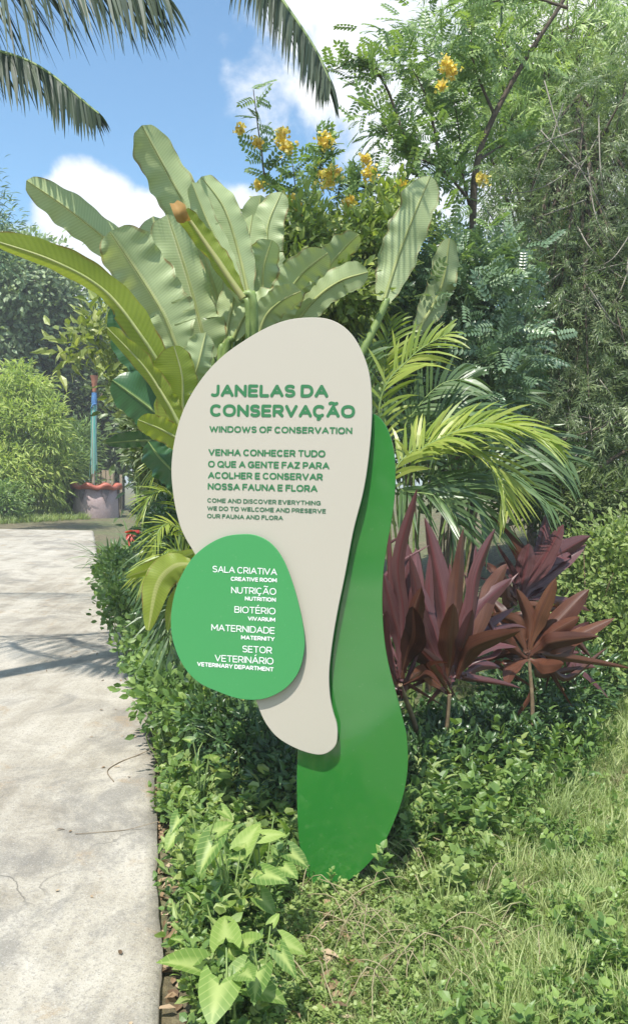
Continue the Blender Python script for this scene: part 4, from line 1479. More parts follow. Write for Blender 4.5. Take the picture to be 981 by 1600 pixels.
# feathery trees
def feathery(name, label, base, trunk, lobes, ncl, mat, tint, ln, per=6, droop=.9, sprays=T_SPRAYS, sp=.22, trunk_r=.06, wd=1.0, stems=60):
    return shrub(name, label, 'tree', base, lobes, ncl, per, sp, sprays, ln, ln * wd, mat, tint=tint, tv=.16, cv=.2, stems=stems, trunk=trunk, trunk_r=trunk_r,
                 stem_mat='bark_dark', droop=droop, up=.25, fname='crown')


feathery('feathery_tree', 'big feathery dark tree with drooping grey-green sprays along the right edge', below(905, 900, 7.4),
         [P(900, 600, 7.4), P(885, 350, 7.4), P(905, 150, 7.5)],
         [(880, 480, 7.3, 110, 130, .8), (930, 640, 7.1, 120, 120, .8), (900, 330, 7.5, 120, 120, .9), (1000, 500, 7.4, 120, 200, .9), (960, 220, 7.6, 110, 110, .9), (840, 620, 7.3, 60, 110, .6)],
         520, 'feather', .50, .25, per=10, droop=.35, sp=.15, stems=120)
feathery('light_feathery_tree', 'lighter yellow-green feathery tree at the top right corner', below(830, 900, 9.0),
         [P(835, 500, 9), P(840, 250, 9), P(850, 60, 9)],
         [(850, 90, 9, 130, 120, 1.1), (940, 60, 9, 120, 140, 1.1), (800, 200, 9, 80, 80, .9), (745, 30, 9, 70, 50, .9), (900, 230, 9, 100, 70, 1)],
         210, 'feather_light', .55, .5, per=6, sp=.26, droop=.5)
shrub('dark_backdrop_tree', 'dark shaded tree filling the gap behind the feathery tree', 'tree', below(860, 900, 10.5),
      [(870, 640, 10.5, 170, 150, 1.3), (1010, 520, 10.5, 130, 190, 1.3), (720, 660, 10.5, 130, 130, 1.2), (940, 440, 10.5, 70, 80, 1)],
      900, 24, .22, T_LANCE, .17, .06, 'hedge', stems=40, trunk=[P(870, 620, 10.5), P(880, 420, 10.5)], trunk_r=.1, stem_mat='bark_dark')
shrub('backdrop_tree', 'bushy mid green tree behind the banana clump and sign', 'tree', below(480, 900, 11),
      [(480, 560, 11, 200, 130, 1.3), (330, 640, 11, 130, 120, 1.2), (600, 540, 11, 130, 150, 1.2), (470, 430, 11, 90, 60, .9), (290, 690, 11.5, 45, 90, .9), (400, 760, 11, 180, 90, 1)],
      900, 24, .22, [T_OVAL, T_LANCE], .17, .08, 'hedge', stems=30, trunk=[P(480, 640, 11), P(485, 480, 11)], trunk_r=.1, tint=.6, stem_mat='bark_dark')
# fine pale twigs criss-crossing in front of the feathery tree
for i in range(46):
    px, py = RNG.uniform(800, 990), RNG.uniform(200, 760)
    d = RNG.uniform(6.3, 7.0)
    an = RNG.uniform(0, np.pi)
    L = RNG.uniform(30, 90)
    a = Acc()
    a.tube(spline([P(px - L * math.cos(an), py - L * math.sin(an), d + .3), P(px + RNG.normal(0, 8), py + RNG.normal(0, 8), d), P(px + L * math.cos(an), py + L * math.sin(an) * .7, d + .1)], 12), np.linspace(.007, .002, 12), 5)
    part('twig', a, MT['bark_grey'], bpy.data.objects['feathery_tree'])
# bare dark limbs in the feathery tree
for i, (pts, r) in enumerate((([(868, 760, 6.7), (806, 700, 6.6), (800, 580, 6.6), (812, 470, 6.6)], .022), ([(812, 700, 6.6), (870, 690, 6.5), (990, 650, 6.5)], .012),
                              ([(905, 820, 6.8), (930, 740, 6.6), (1000, 690, 6.6)], .03))):
    a = Acc()
    a.tube(spline([P(*p) for p in pts], 20), np.linspace(r, r * .4, 20), 7)
    part('branch', a, MT['bark_dark'], bpy.data.objects['feathery_tree'])

# ------------------------------------------------------------------ areca palms right of the sign
def palm_clump(name, label, base, fronds, mat, group=None, dark='areca_dark'):
    rt = thing(name, label, 'palm', base, group)
    for pts, pairs, lf, up, tint, mt in fronds:
        a, s_ = Acc(), Acc()
        c = [base + np.array([RNG.normal(0, .05), RNG.normal(0, .05), 0])] if pts[0] is None else []
        pp = c + [P(*p) for p in pts if p is not None]
        if c:
            pp = [pp[0], (pp[0] + pp[1]) / 2 + [0, 0, .12]] + pp[1:]
        frond(a, s_, pp, pairs, lf, .022 * lf / .35, up, tint=tint, start=.12 if not c else .42, stem_r=.010)
        o = part('frond', a, LF[mt or mat], rt)
        s_.build('midrib', MT['stem_green'], o, ROOT[rt.name])
    return rt


palm_clump('areca_palm', 'yellow-green areca palm with arching fronds right of the sign', below(650, 900, 4.9), [
    ([None, (592, 640, 4.8), (640, 560, 4.8), (700, 520, 4.75)], 22, .34, (-.2, -.8, .6), .60, None),
    ([None, (640, 735, 4.6), (700, 680, 4.5), (780, 660, 4.45), (860, 690, 4.4)], 28, .36, (0, -.5, .9), .66, None),
    ([None, (612, 760, 4.6), (650, 700, 4.6), (720, 665, 4.55), (790, 668, 4.5)], 26, .36, (-.1, -.6, .8), .62, None),
    ([None, (680, 720, 4.7), (740, 700, 4.6), (780, 740, 4.5), (792, 800, 4.45)], 26, .30, (.3, -.6, .7), .78, None),
    ([None, (600, 620, 5.0), (602, 560, 5.0), (610, 500, 5.0)], 18, .34, (.1, -1, .2), .58, None),
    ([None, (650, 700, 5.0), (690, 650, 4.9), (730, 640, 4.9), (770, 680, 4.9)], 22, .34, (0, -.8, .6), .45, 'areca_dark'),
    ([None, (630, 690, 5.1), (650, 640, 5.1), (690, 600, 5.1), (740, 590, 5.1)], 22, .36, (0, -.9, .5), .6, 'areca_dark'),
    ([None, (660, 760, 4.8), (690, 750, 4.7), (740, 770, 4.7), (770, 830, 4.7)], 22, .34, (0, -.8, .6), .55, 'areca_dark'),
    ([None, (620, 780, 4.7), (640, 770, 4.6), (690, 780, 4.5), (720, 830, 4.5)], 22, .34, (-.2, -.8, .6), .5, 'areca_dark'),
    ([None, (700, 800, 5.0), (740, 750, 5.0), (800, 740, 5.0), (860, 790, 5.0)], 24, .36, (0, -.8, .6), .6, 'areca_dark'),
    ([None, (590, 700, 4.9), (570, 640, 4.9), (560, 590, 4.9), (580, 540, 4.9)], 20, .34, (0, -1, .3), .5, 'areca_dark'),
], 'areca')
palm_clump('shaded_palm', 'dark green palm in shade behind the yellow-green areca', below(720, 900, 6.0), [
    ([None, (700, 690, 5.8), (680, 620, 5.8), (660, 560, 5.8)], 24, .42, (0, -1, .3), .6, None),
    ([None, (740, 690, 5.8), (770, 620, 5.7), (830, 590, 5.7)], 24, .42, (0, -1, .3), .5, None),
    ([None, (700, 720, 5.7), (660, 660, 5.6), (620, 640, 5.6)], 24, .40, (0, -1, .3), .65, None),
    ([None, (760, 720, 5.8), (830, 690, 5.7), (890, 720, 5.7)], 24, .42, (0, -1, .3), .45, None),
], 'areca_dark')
# small palm and pleated leaf left of the sign, beside the path
palm_clump('young_palm', 'young palm with thin arching yellow-green fronds left of the sign', below(292, 980, 4.7), [
    ([None, (285, 810, 4.6), (262, 770, 4.5), (236, 775, 4.4), (224, 805, 4.4)], 26, .17, (-.3, -.5, .8), .62, None),
    ([None, (290, 780, 4.7), (272, 720, 4.7), (254, 715, 4.6), (238, 745, 4.6)], 26, .17, (-.3, -.5, .8), .60, None),
    ([None, (295, 850, 4.4), (268, 820, 4.3), (248, 830, 4.2), (238, 868, 4.2)], 24, .16, (-.2, -.6, .8), .66, None),
    ([None, (300, 900, 4.3), (275, 860, 4.2), (240, 880, 4.1), (222, 905, 4.1)], 22, .18, (-.2, -.6, .8), .72, None),
    ([None, (300, 860, 4.8), (320, 800, 4.8), (330, 760, 4.8)], 22, .28, (0, -1, .3), .5, 'areca_dark'),
    ([None, (290, 960, 4.4), (270, 940, 4.3), (262, 980, 4.2), (275, 1040, 4.1)], 22, .24, (-.3, -.7, .6), .55, 'areca_dark'),
    ([None, (310, 1050, 4.2), (330, 1040, 4.1), (345, 1075, 4.0), (350, 1110, 4.0)], 20, .22, (0, -.8, .6), .62, None),
    ([None, (285, 880, 4.6), (250, 850, 4.6), (236, 900, 4.5), (232, 960, 4.5)], 22, .20, (-.3, -.7, .6), .5, 'areca_dark'),
], 'areca')
lt = thing('pleated_plant', 'low plant with broad pleated yellowing leaves leaning over the path edge', 'plant', below(305, 1000, 4.1))
for pts, wl, wr, ro in (([(308, 862, 4.1), (275, 876, 4.05), (238, 888, 4.0), (198, 902, 3.95)], 14, 16, .5), ([(300, 880, 4.0), (272, 885, 3.95), (246, 915, 3.92), (232, 985, 3.9)], 24, 26, .1),
                        ([(310, 900, 4.1), (290, 920, 4.0), (272, 945, 4.0), (262, 985, 4.0)], 12, 14, .3)):
    c = spline([P(*p) for p in pts], 40)
    t = np.linspace(0, 1, 40)
    pr = np.sin(np.pi * np.clip(t * .92 + .06, 0, 1)) ** .7
    T = nrm(c[-1] - c[0])
    S = nrm(np.cross(T, nrm(c.mean(0) - CAM)))
    S = math.cos(ro) * S + math.sin(ro) * np.cross(S, T)
    a = Acc()
    blade(a, c, (wl + wr) / 2 / F * 4 * pr, S, .25, (-1, -.7, -.4, -.1, .1, .4, .7, 1), wave=.1, tint=.55)
    part('leaf', a, LF['banana_old'], lt)
    a = Acc()
    a.tube(spline([c[1], (c[0] + ROOT[lt.name]) / 2 + [0.03, 0, .12], ROOT[lt.name]], 10), .008, 6)
    part('leaf_stalk', a, MT['stem_green'], lt)

# ------------------------------------------------------------------ maroon cordylines
def cordyline(label, base, top, leaves, mat='cordyline', stem_r=.016):
    rt = thing('cordyline', label, 'cordyline', base, 'maroon cordylines right of the sign')
    a = Acc()
    tp = P(*top)
    a.tube(spline([base, (base + tp) / 2 + [RNG.normal(0, .03), 0, 0], tp], 14), np.linspace(stem_r, stem_r * .7, 14), 8)
    part('stem', a, MT['stem_brown'], rt)
    extra = [((b[0] + RNG.normal(0, 3), b[1] + RNG.normal(0, 6)), (m[0] + RNG.normal(0, 16), m[1] + RNG.normal(20, 18)), (t_[0] + RNG.normal(0, 26), t_[1] + RNG.normal(40, 28)), w_ * RNG.uniform(.4, .65), RNG.uniform(0, .3))
             for b, m, t_, w_ in [l[:4] for l in leaves] + [l[:4] for l in leaves[::2]]]
    for lf in list(leaves) + extra:
        (bx, by), (mx, my), (tx, ty), w_ = lf[:4]
        dd = lf[4] if len(lf) > 4 else RNG.uniform(-.15, .12)
        mt = lf[5] if len(lf) > 5 else mat
        d = top[2]
        c = spline([P(bx, by, d), P((bx + mx) / 2, (by + my) / 2, d + dd * .2), P(mx, my, d + dd * .6), P(tx, ty, d + dd * 1.2)], 22)
        t = np.linspace(0, 1, 22)
        lean = RNG.uniform(0, .10) if lf in leaves else RNG.uniform(.08, .34)
        c[:, 2] -= lean * np.linalg.norm(c[-1] - c[0]) * t ** 3
        c[:, 0] += RNG.normal(0, .05) * np.sin(t * np.pi) * np.linalg.norm(c[-1] - c[0])
        pr = np.interp(t, [0, .08, .22, .42, .62, .80, .92, .97, 1], [.34, .22, .42, .86, 1, .84, .50, .26, .03])
        T = nrm(c[-1] - c[0])
        S = nrm(np.cross(T, nrm(c.mean(0) - CAM)))
        ro = RNG.uniform(-.55, .55)
        S = math.cos(ro) * S + math.sin(ro) * np.cross(S, T)
        a = Acc()
        blade(a, c, w_ * .92 / F * d * pr, S, RNG.uniform(.2, .7), (-1, -.5, -.08, .08, .5, 1), tint=RNG.normal(.5, .2), wave=.07, vw=.1, twist=RNG.normal(0, .35))
        part('leaf', a, LF[mt], rt)
    return rt


CRd = 'cordyline_red'
cordyline('tallest maroon cordyline with broad upright leaves right of the sign', gp(690, 1225), (702, 1085, 3.95), [
    ((705, 1060), (690, 930), (663, 790), 25), ((708, 1050), (715, 930), (724, 818), 19, .1, CRd), ((712, 1040), (735, 890), (774, 805), 14), ((700, 1060), (700, 1000), (708, 928), 22, -.15, CRd),
    ((712, 1050), (752, 950), (800, 895), 17), ((714, 1040), (750, 920), (792, 862), 17, .1, CRd), ((700, 1060), (668, 980), (640, 900), 20), ((698, 1070), (650, 1000), (655, 940), 24, -.2, CRd),
    ((712, 1060), (750, 1010), (812, 984), 20, -.2, CRd), ((695, 1080), (668, 1048), (640, 1060), 12, -.2, CRd), ((704, 1070), (690, 1040), (648, 1005), 10, -.25), ((700, 1060), (672, 930), (650, 850), 20, .15),
    ((710, 1040), (722, 1000), (738, 940), 14, -.15), ((702, 1085), (672, 1040), (700, 1030), 9, -.3, CRd), ((708, 1050), (745, 960), (770, 930), 15, .15)])
cordyline('dark maroon cordyline growing tight against the right edge of the sign', gp(655, 1205), (625, 1070, 3.75), [
    ((622, 1060), (605, 870), (652, 738), 12), ((622, 1050), (618, 900), (634, 826), 24), ((624, 1040), (606, 960), (598, 890), 18), ((626, 1060), (640, 960), (658, 905), 20, -.1, CRd),
    ((620, 1060), (606, 1010), (604, 948), 18, -.15), ((628, 1040), (655, 940), (640, 850), 14), ((624, 1075), (612, 1055), (616, 1070), 10, -.2, CRd), ((628, 1050), (648, 990), (645, 935), 24, -.2, CRd),
    ((622, 1040), (600, 920), (605, 800), 10), ((630, 1070), (660, 1050), (690, 1062), 8, -.25, CRd)])
cordyline('maroon cordyline farther right with a tuft of dark broad leaves on top', gp(838, 1130), (812, 935, 5.0), [
    ((812, 930), (800, 860), (766, 790), 14, .1, CRd), ((815, 930), (845, 850), (852, 800), 14), ((815, 930), (850, 870), (880, 808), 20), ((818, 930), (870, 870), (922, 825), 24), ((818, 935), (870, 890), (915, 850), 20),
    ((814, 935), (822, 880), (826, 840), 18), ((810, 935), (780, 890), (752, 868), 12, .1, CRd), ((812, 930), (795, 940), (790, 900), 12, 0, CRd), ((820, 935), (840, 900), (850, 850), 20)], stem_r=.014)
cordyline('spreading rusty maroon cordyline with leaves reaching to the right', gp(826, 1195), (826, 1030, 4.4), [
    ((828, 1020), (880, 960), (920, 908), 22), ((828, 1020), (880, 1000), (960, 952), 16, -.1, 'cordyline_red'), ((826, 1025), (860, 1000), (935, 985), 16, -.15, CRd), ((824, 1020), (800, 970), (760, 960), 14, 0, CRd),
    ((826, 1015), (845, 950), (868, 900), 18), ((824, 1020), (820, 960), (806, 910), 16, 0, CRd), ((822, 1030), (790, 1000), (760, 985), 16, -.15, CRd), ((824, 1025), (790, 960), (766, 925), 14, .1),
    ((826, 1030), (850, 1040), (880, 1035), 14, -.2), ((826, 1020), (860, 970), (890, 940), 16, .1), ((824, 1030), (800, 1045), (790, 1065), 12, -.2, CRd), ((828, 1020), (870, 985), (905, 960), 18, -.1, CRd)], mat=CRd, stem_r=.014)
cordyline('small half-hidden cordyline with drooping maroon leaves at the far right of the group', gp(868, 1150), (872, 1060, 4.9), [
    ((872, 1060), (900, 1030), (930, 1040), 12), ((872, 1060), (890, 1000), (920, 970), 14), ((872, 1060), (850, 1020), (840, 980), 14), ((872, 1065), (895, 1070), (920, 1085), 12), ((872, 1060), (870, 1010), (880, 960), 12)], stem_r=.012)

# ------------------------------------------------------------------ coconut palm overhead (its crown is just above the picture)
cb_ = np.array([-4.1, 3.3, 0])
cp = thing('coconut_palm', 'tall coconut palm whose long fronds hang into the top of the picture', 'palm', cb_)
crown = P(110, -520, 4.9)
a = Acc()
a.tube(spline([cb_, cb_ + [.25, .1, 2.2], cb_ + [.9, .5, 4.4], crown], 40), np.linspace(.17, .075, 40) * (1 + .04 * np.sin(np.arange(40) * 2.1)), 14)
part('trunk', a, MT['palm_trunk'], cp)
for pts, pairs, lf, up, tint in (
        ([(-330, -330, 4.6), (-180, -140, 4.3), (-30, -70, 4.2), (120, -62, 4.15), (258, -8, 4.1)], 150, .40, (.2, -.5, .8), .5),
        ([(-420, -200, 4.6), (-230, 20, 4.3), (-80, 62, 4.2), (50, 98, 4.15), (155, 178, 4.1)], 140, .22, (.2, -.5, .8), .48),
        ([(260, -420, 4.9), (360, -120, 4.7), (430, -15, 4.6), (488, 70, 4.55), (516, 128, 4.5)], 150, .22, (.5, -.5, .7), .62),
        ([(-200, -520, 4.9), (-160, -300, 4.9), (-100, -160, 4.8), (60, -110, 4.8), (150, -60, 4.7)], 110, .36, (.2, -.5, .8), .4),
        ([(120, -640, 5.4), (150, -560, 6.0), (170, -420, 6.6), (190, -300, 7.0)], 44, .5, (0, -.6, .8), .5),
        ([(20, -640, 5.2), (-150, -560, 5.6), (-320, -420, 6.0), (-460, -240, 6.3)], 44, .5, (0, -.6, .8), .5),
        ([(200, -560, 4.7), (330, -520, 4.4), (480, -400, 4.2), (600, -240, 4.1)], 44, .45, (0, -.6, .8), .5),
        ([(-60, -480, 4.7), (-260, -330, 4.6), (-400, 20, 4.9), (-420, 250, 5.0)], 40, .5, (0, -.6, .8), .5)):
    a, s_ = Acc(), Acc()
    frond(a, s_, [crown] + [P(*p) for p in pts], pairs, lf, .022, up, spread=62, droop=1.05, tint=tint, start=.22, stem_r=.022, vee=-.1, segs=5, tv=.2)
    o = part('frond', a, LF['coco'], cp)
    s_.build('midrib', MT['stem_green'], o, ROOT[cp.name])

# ------------------------------------------------------------------ right bank and low shrubs
for lab, base, lobes, n_, kw in (
        ('pale green creeping shrub on the bank at the right edge of the picture', below(930, 1120, 5.8), [(940, 900, 5.9, 70, 90, .5), (960, 1010, 5.6, 70, 80, .4), (900, 960, 6.0, 50, 80, .4), (1010, 900, 5.8, 70, 110, .5)], 420,
         dict(T=[T_OVAL, T_LANCE], ln=.06, wd=.028, mat='weed_light', tint=.5)),
        ('dark creeping shrub on the bank below the feathery tree', below(880, 1080, 6.4), [(880, 780, 6.6, 80, 50, .4), (830, 760, 6.5, 60, 60, .4), (960, 780, 6.6, 80, 50, .4)], 260,
         dict(T=[T_LANCE], ln=.09, wd=.02, mat='hedge', tint=.55)),
):
    shrub('bank_shrub', lab, 'bush', base, lobes, n_, 20, .085, stems=14, stem_r=.010, group='shrubs on the right bank', **kw)
for lab, base, lobes, n_, per, T, ln, wd, mat, ti in (
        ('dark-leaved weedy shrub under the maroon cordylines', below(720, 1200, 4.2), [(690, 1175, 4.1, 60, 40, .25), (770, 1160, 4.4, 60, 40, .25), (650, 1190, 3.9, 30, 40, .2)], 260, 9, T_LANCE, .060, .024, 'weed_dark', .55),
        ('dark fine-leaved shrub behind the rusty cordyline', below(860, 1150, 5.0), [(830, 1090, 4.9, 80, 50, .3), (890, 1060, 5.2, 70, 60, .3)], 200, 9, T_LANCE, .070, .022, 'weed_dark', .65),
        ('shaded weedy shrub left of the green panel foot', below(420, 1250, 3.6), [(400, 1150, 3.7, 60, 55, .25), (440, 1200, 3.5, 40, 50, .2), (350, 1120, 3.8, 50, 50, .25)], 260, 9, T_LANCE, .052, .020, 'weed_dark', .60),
        ('leafy green shrub below the round green panel', below(300, 1130, 4.0), [(280, 1090, 4.1, 50, 45, .25), (330, 1110, 3.9, 50, 40, .2), (250, 1060, 4.5, 30, 50, .25)], 240, 9, T_OVAL, .050, .028, 'weed', .5),
        ('small-leaved bush spilling over the path edge beyond the young palm', below(205, 1010, 6.3), [(200, 940, 6.4, 34, 40, .35), (228, 1000, 5.6, 30, 50, .3), (185, 900, 7.0, 24, 40, .4)], 260, 10, T_OVAL, .055, .032, 'weed', .5),
        ('dark bush between the banana stems and the young palm', below(280, 900, 5.4), [(295, 850, 5.5, 56, 90, .4), (258, 900, 5.5, 36, 60, .3), (258, 820, 6.5, 34, 50, .4)], 300, 10, T_LANCE, .09, .03, 'weed_dark', .45),
        ('dark tall shrub behind the banana stems, left of the sign', below(230, 850, 7.5), [(258, 700, 7.5, 46, 80, .5), (238, 660, 7.8, 30, 60, .4), (268, 620, 7.0, 46, 80, .4)], 330, 16, T_LANCE, .12, .04, 'hedge', .5),
        ('shrub of pointed leaves hiding the sign post from behind', below(520, 1200, 4.0), [(500, 1000, 4.3, 90, 130, .35), (420, 1020, 4.3, 80, 90, .3), (560, 1100, 4.1, 70, 100, .3)], 300, 9, T_LANCE, .08, .03, 'weed_dark', .55),
):
    shrub('low_shrub', lab, 'bush', base, lobes, n_, per, .055, T, ln, wd, mat, tint=ti, stems=18, stem_r=.006, stem_mat='stem_green', group='low shrubs in the bed', up=.5)
shrub('croton_bush', 'broad-leaved yellow-green shrub with thin stem leaning over the ribboned pole', 'bush', below(215, 800, 9.5),
      [(150, 532, 9.5, 50, 36, .5), (105, 552, 9.5, 34, 22, .4), (190, 560, 9.5, 26, 40, .4), (165, 500, 9.6, 36, 20, .4), (205, 615, 9.5, 16, 34, .3)],
      80, 5, .11, T_LANCE, .20, .07, 'fan', stems=26, stem_r=.012, stem_mat='stem_green', trunk=[P(212, 690, 9.5), P(170, 580, 9.5)], trunk_r=.022, tint=.42)

# strap-leaved clumps along the path
for i, (px, py, d, nn, L, lab) in enumerate(((176, 892, 0, 70, .95, 'strap-leaved clump nearest the path end, below the planter'), (212, 884, 0, 80, 1.1, 'dense strap-leaved clump beside the red bract'),
                                              (188, 925, 0, 50, .70, 'shorter strap-leaved clump overhanging the path edge'), (236, 915, 0, 60, .95, 'shaded strap-leaved clump under the young palm'))):
    b0 = gp(px, py)
    rt = thing('strap_leaf_clump', lab, 'plant', b0, 'strap-leaved clumps beside the path')
    a = Acc()
    for k in range(nn):
        an = RNG.uniform(0, 2 * np.pi)
        el = RNG.uniform(.55, 1.45)
        dd = np.array([math.cos(an) * math.cos(el), math.sin(an) * math.cos(el), math.sin(el)])
        l_ = L * RNG.uniform(.7, 1.15)
        pt = arcpts(b0 + RNG.normal(0, .05, 3) * [1, 1, 0], dd, l_, RNG.uniform(.25, .75), 9, 2.0)
        blade(a, pt, .019 * np.array([.8, 1, 1, 1, .95, .85, .65, .4, .03]), np.cross(dd, [0, 0, 1.0]) + 1e-3, .3, (-1, 0, 1), tint=RNG.normal(.5, .2))
    part('foliage', a, LF['strap'], rt)
rb = gp(205, 930)
rt = thing('red_bract_plant', 'small plant with a drooping bright red bract in the strap leaves', 'plant', rb)
a = Acc()
RD = float((rb - CAM) @ CF) - .3
c0 = P(206, 830, RD)
for dx, dy in ((-12, -2), (14, -3), (-4, 20), (6, 16), (16, 6), (-8, 10)):
    pt = spline([c0, P(206 + dx * .6, 830 + dy * .4, RD - .05), P(206 + dx, 834 + dy, RD - .1)], 7)
    blade(a, pt, .045 * np.array([.6, 1, 1, .9, .7, .4, .05]), CR + CU * .4, .3, (-1, 0, 1), tint=RNG.normal(.5, .2))
part('bract', a, LF['red'], rt)
a = Acc()
a.tube(spline([rb, (rb + c0) / 2 + [.03, 0, 0], c0], 8), .008, 6)
part('stem', a, MT['stem_green'], rt)

# ------------------------------------------------------------------ arrowhead plants in front
ol = [(0, .30), (-.12, .16), (-.26, .02), (-.40, -.10), (-.46, .06), (-.44, .24), (-.40, .42), (-.31, .62), (-.17, .83), (0, 1.0)]
T_ARROW = []
for cup in (.10, .22, -.05):
    v, f, ve = [(0, .28, 0), (0, .5, -.01), (0, .75, -.04), (0, 1.0, -.12)], [], [1, 1, 1, .7]
    for sg in (-1, 1):
        k = len(v)
        for x, y in ((.07, .12), (.20, .06), (.37, -.13), (.45, .04), (.44, .22), (.40, .42), (.31, .62), (.17, .82), (.20, .36), (.16, .6), (.24, .12)):
            v.append((sg * x, y, cup * x * 1.6 - .10 * max(0, y - .4) ** 2 * 2 - .12 * (y < 0) * (-y)))
            ve.append(0)
        ve[k + 8], ve[k + 9], ve[k + 10] = .72, .6, .75
        F_ = [(0, k, k + 10), (k, k + 1, k + 10), (k + 1, k + 2, k + 10), (k + 2, k + 3, k + 10), (k + 3, k + 4, k + 8, k + 10), (k + 4, k + 5, k + 8), (0, k + 10, k + 8),
              (0, k + 8, 1), (k + 8, k + 5, k + 9), (k + 8, k + 9, 1), (k + 5, k + 6, k + 9), (k + 9, k + 6, k + 7, 2), (1, k + 9, 2), (2, k + 7, 3)]
        f += [q if sg < 0 else q[::-1] for q in F_]
    T_ARROW.append(tmpl(v, f, ve=ve))
AR = [((345, 1500), .44, 9, .155, 'arrowhead plant with a long hanging pale leaf, nearest left of the sign foot'), ((300, 1420), .40, 8, .15, 'upright arrowhead plant with tall pale-veined leaves at mid bed'),
      ((395, 1470), .42, 7, .16, 'arrowhead plant with curling yellow-green leaves leaning toward the sign foot'), ((300, 1570), .20, 5, .13, 'low arrowhead plant at the path edge near the bottom'),
      ((395, 1610), .26, 6, .15, 'arrowhead plant cut by the bottom edge, with one yellowing leaf'), ((345, 1640), .26, 7, .16, 'large-leaved arrowhead plant at the very bottom of the bed'),
      ((300, 1310), .40, 9, .13, 'arrowhead plant beside the path below the dead leaves'), ((330, 1260), .42, 9, .14, 'broad pale arrowhead plant in front of the dark weedy shrub'),
      ((285, 1230), .34, 8, .12, 'small arrowhead plant where the twig crosses the path'), ((310, 1180), .36, 9, .12, 'farther arrowhead plant below the round panel'), ((275, 1160), .3, 8, .10, 'small farther arrowhead plant hugging the path edge'),
      ((360, 1200), .34, 8, .12, 'arrowhead plant in the shade of the sign'), ((268, 1370), .22, 5, .10, 'tiny arrowhead plant sprouting from the dead leaves')]
for (px, py), hgt, nl, ln, lab in AR:
    b0 = gp(px + 14, min(py, 1640))
    rt = thing('arrowhead_plant', lab, 'plant', b0, 'arrowhead plants along the path')
    a, s_ = Acc(), Acc()
    for k in range(nl):
        an = 2 * np.pi * (k * .382) + RNG.normal(0, .3)
        hh = hgt * RNG.uniform(.45, 1.05)
        rr = RNG.uniform(.03, .10)
        tip = b0 + np.array([rr * math.cos(an), rr * math.sin(an), hh])
        s_.tube(spline([b0 + RNG.normal(0, .02, 3) * [1, 1, 0], b0 + [rr * .3 * math.cos(an), rr * .3 * math.sin(an), hh * .6], tip], 7), np.linspace(.0045, .0025, 7), 5)
        dr = np.array([math.cos(an) + .15, math.sin(an) - .35, RNG.uniform(-1.1, .5)])
        ln_ = ln * .66
        a.inst(T_ARROW[k % 3], tip[None], dr[None], np.array([[.3 * math.cos(an), .3 * math.sin(an) - .45, .8]]), (q_ := ln_ * RNG.uniform(.45, 1.4)), q_ * RNG.uniform(.55, .95), RNG.normal(.45, .25), smooth=True)
    part('foliage', a, LF['arrow'], rt)
    part('stem', s_, MT['stem_green'], rt)

# ------------------------------------------------------------------ ground cover


def scatter(poly_px, n, rng=RNG):
    """ground points inside a polygon given in photo pixels, even in the picture"""
    q = np.asarray(poly_px, float)
    lo, hi = q.min(0), q.max(0)
    p = rng.uniform(lo, hi, (n * 3, 2))
    ins = np.zeros(len(p), bool)
    j = len(q) - 1
    for i in range(len(q)):
        c = ((q[i, 1] > p[:, 1]) != (q[j, 1] > p[:, 1])) & (p[:, 0] < (q[j, 0] - q[i, 0]) * (p[:, 1] - q[i, 1]) / (q[j, 1] - q[i, 1] + 1e-9) + q[i, 0])
        ins ^= c
        j = i
    p = p[ins][:n]
    return G(p[:, 0], p[:, 1]), p


def wnoise(x, y, s):
    return (np.sin(x * s * 1.7 + 1.3) * np.sin(y * s * 1.3 + .4) + np.sin(x * s * 3.1 + y * s * 2.3) * .5 + np.sin(x * s * .9 - y * s * 4.1) * .5) / 2


def edge_ok(g, gap=.03):
    xe = np.interp(g[:, 1], PATH_EDGE[:, 1], PATH_EDGE[:, 0])
    return (g[:, 0] > xe + gap) | (g[:, 0] < xe - PATH_W - .1)


def strew(acc, Ts, g, ln, wd, tint, tv, tilt=.25):
    # plants stay low right in front of the foot of the sign
    n = len(g)
    lowf = np.where((g[:, 0] > -.22) & (g[:, 0] < .5) & (g[:, 1] < 3.12) & (g[:, 1] > 1.9), .30 + .55 * sstep(np.abs(g[:, 0] - .1) / .5), 1.0)
    ln, wd = ln * lowf, wd * (.5 + .5 * lowf)
    k = RNG.integers(0, len(Ts), n)
    s = RNG.uniform(.65, 1.3, n)
    yd = nrm(np.c_[RNG.normal(0, tilt, (n, 2)), np.ones(n)])
    zd = np.c_[RNG.normal(0, 1, (n, 2)), np.zeros(n)]
    tt = tint + RNG.normal(0, tv, n) if np.isscalar(tint) else tint + RNG.normal(0, tv, n)
    ls, ws = ln * s, wd * s
    for i, T in enumerate(Ts):
        m = k == i
        acc.inst(T, g[m], yd[m], zd[m], ls[m], ws[m], tt[m])


def stuffobj(acc, name, mat):
    o = acc.build(name, mat)
    o['kind'] = 'stuff'
    return o


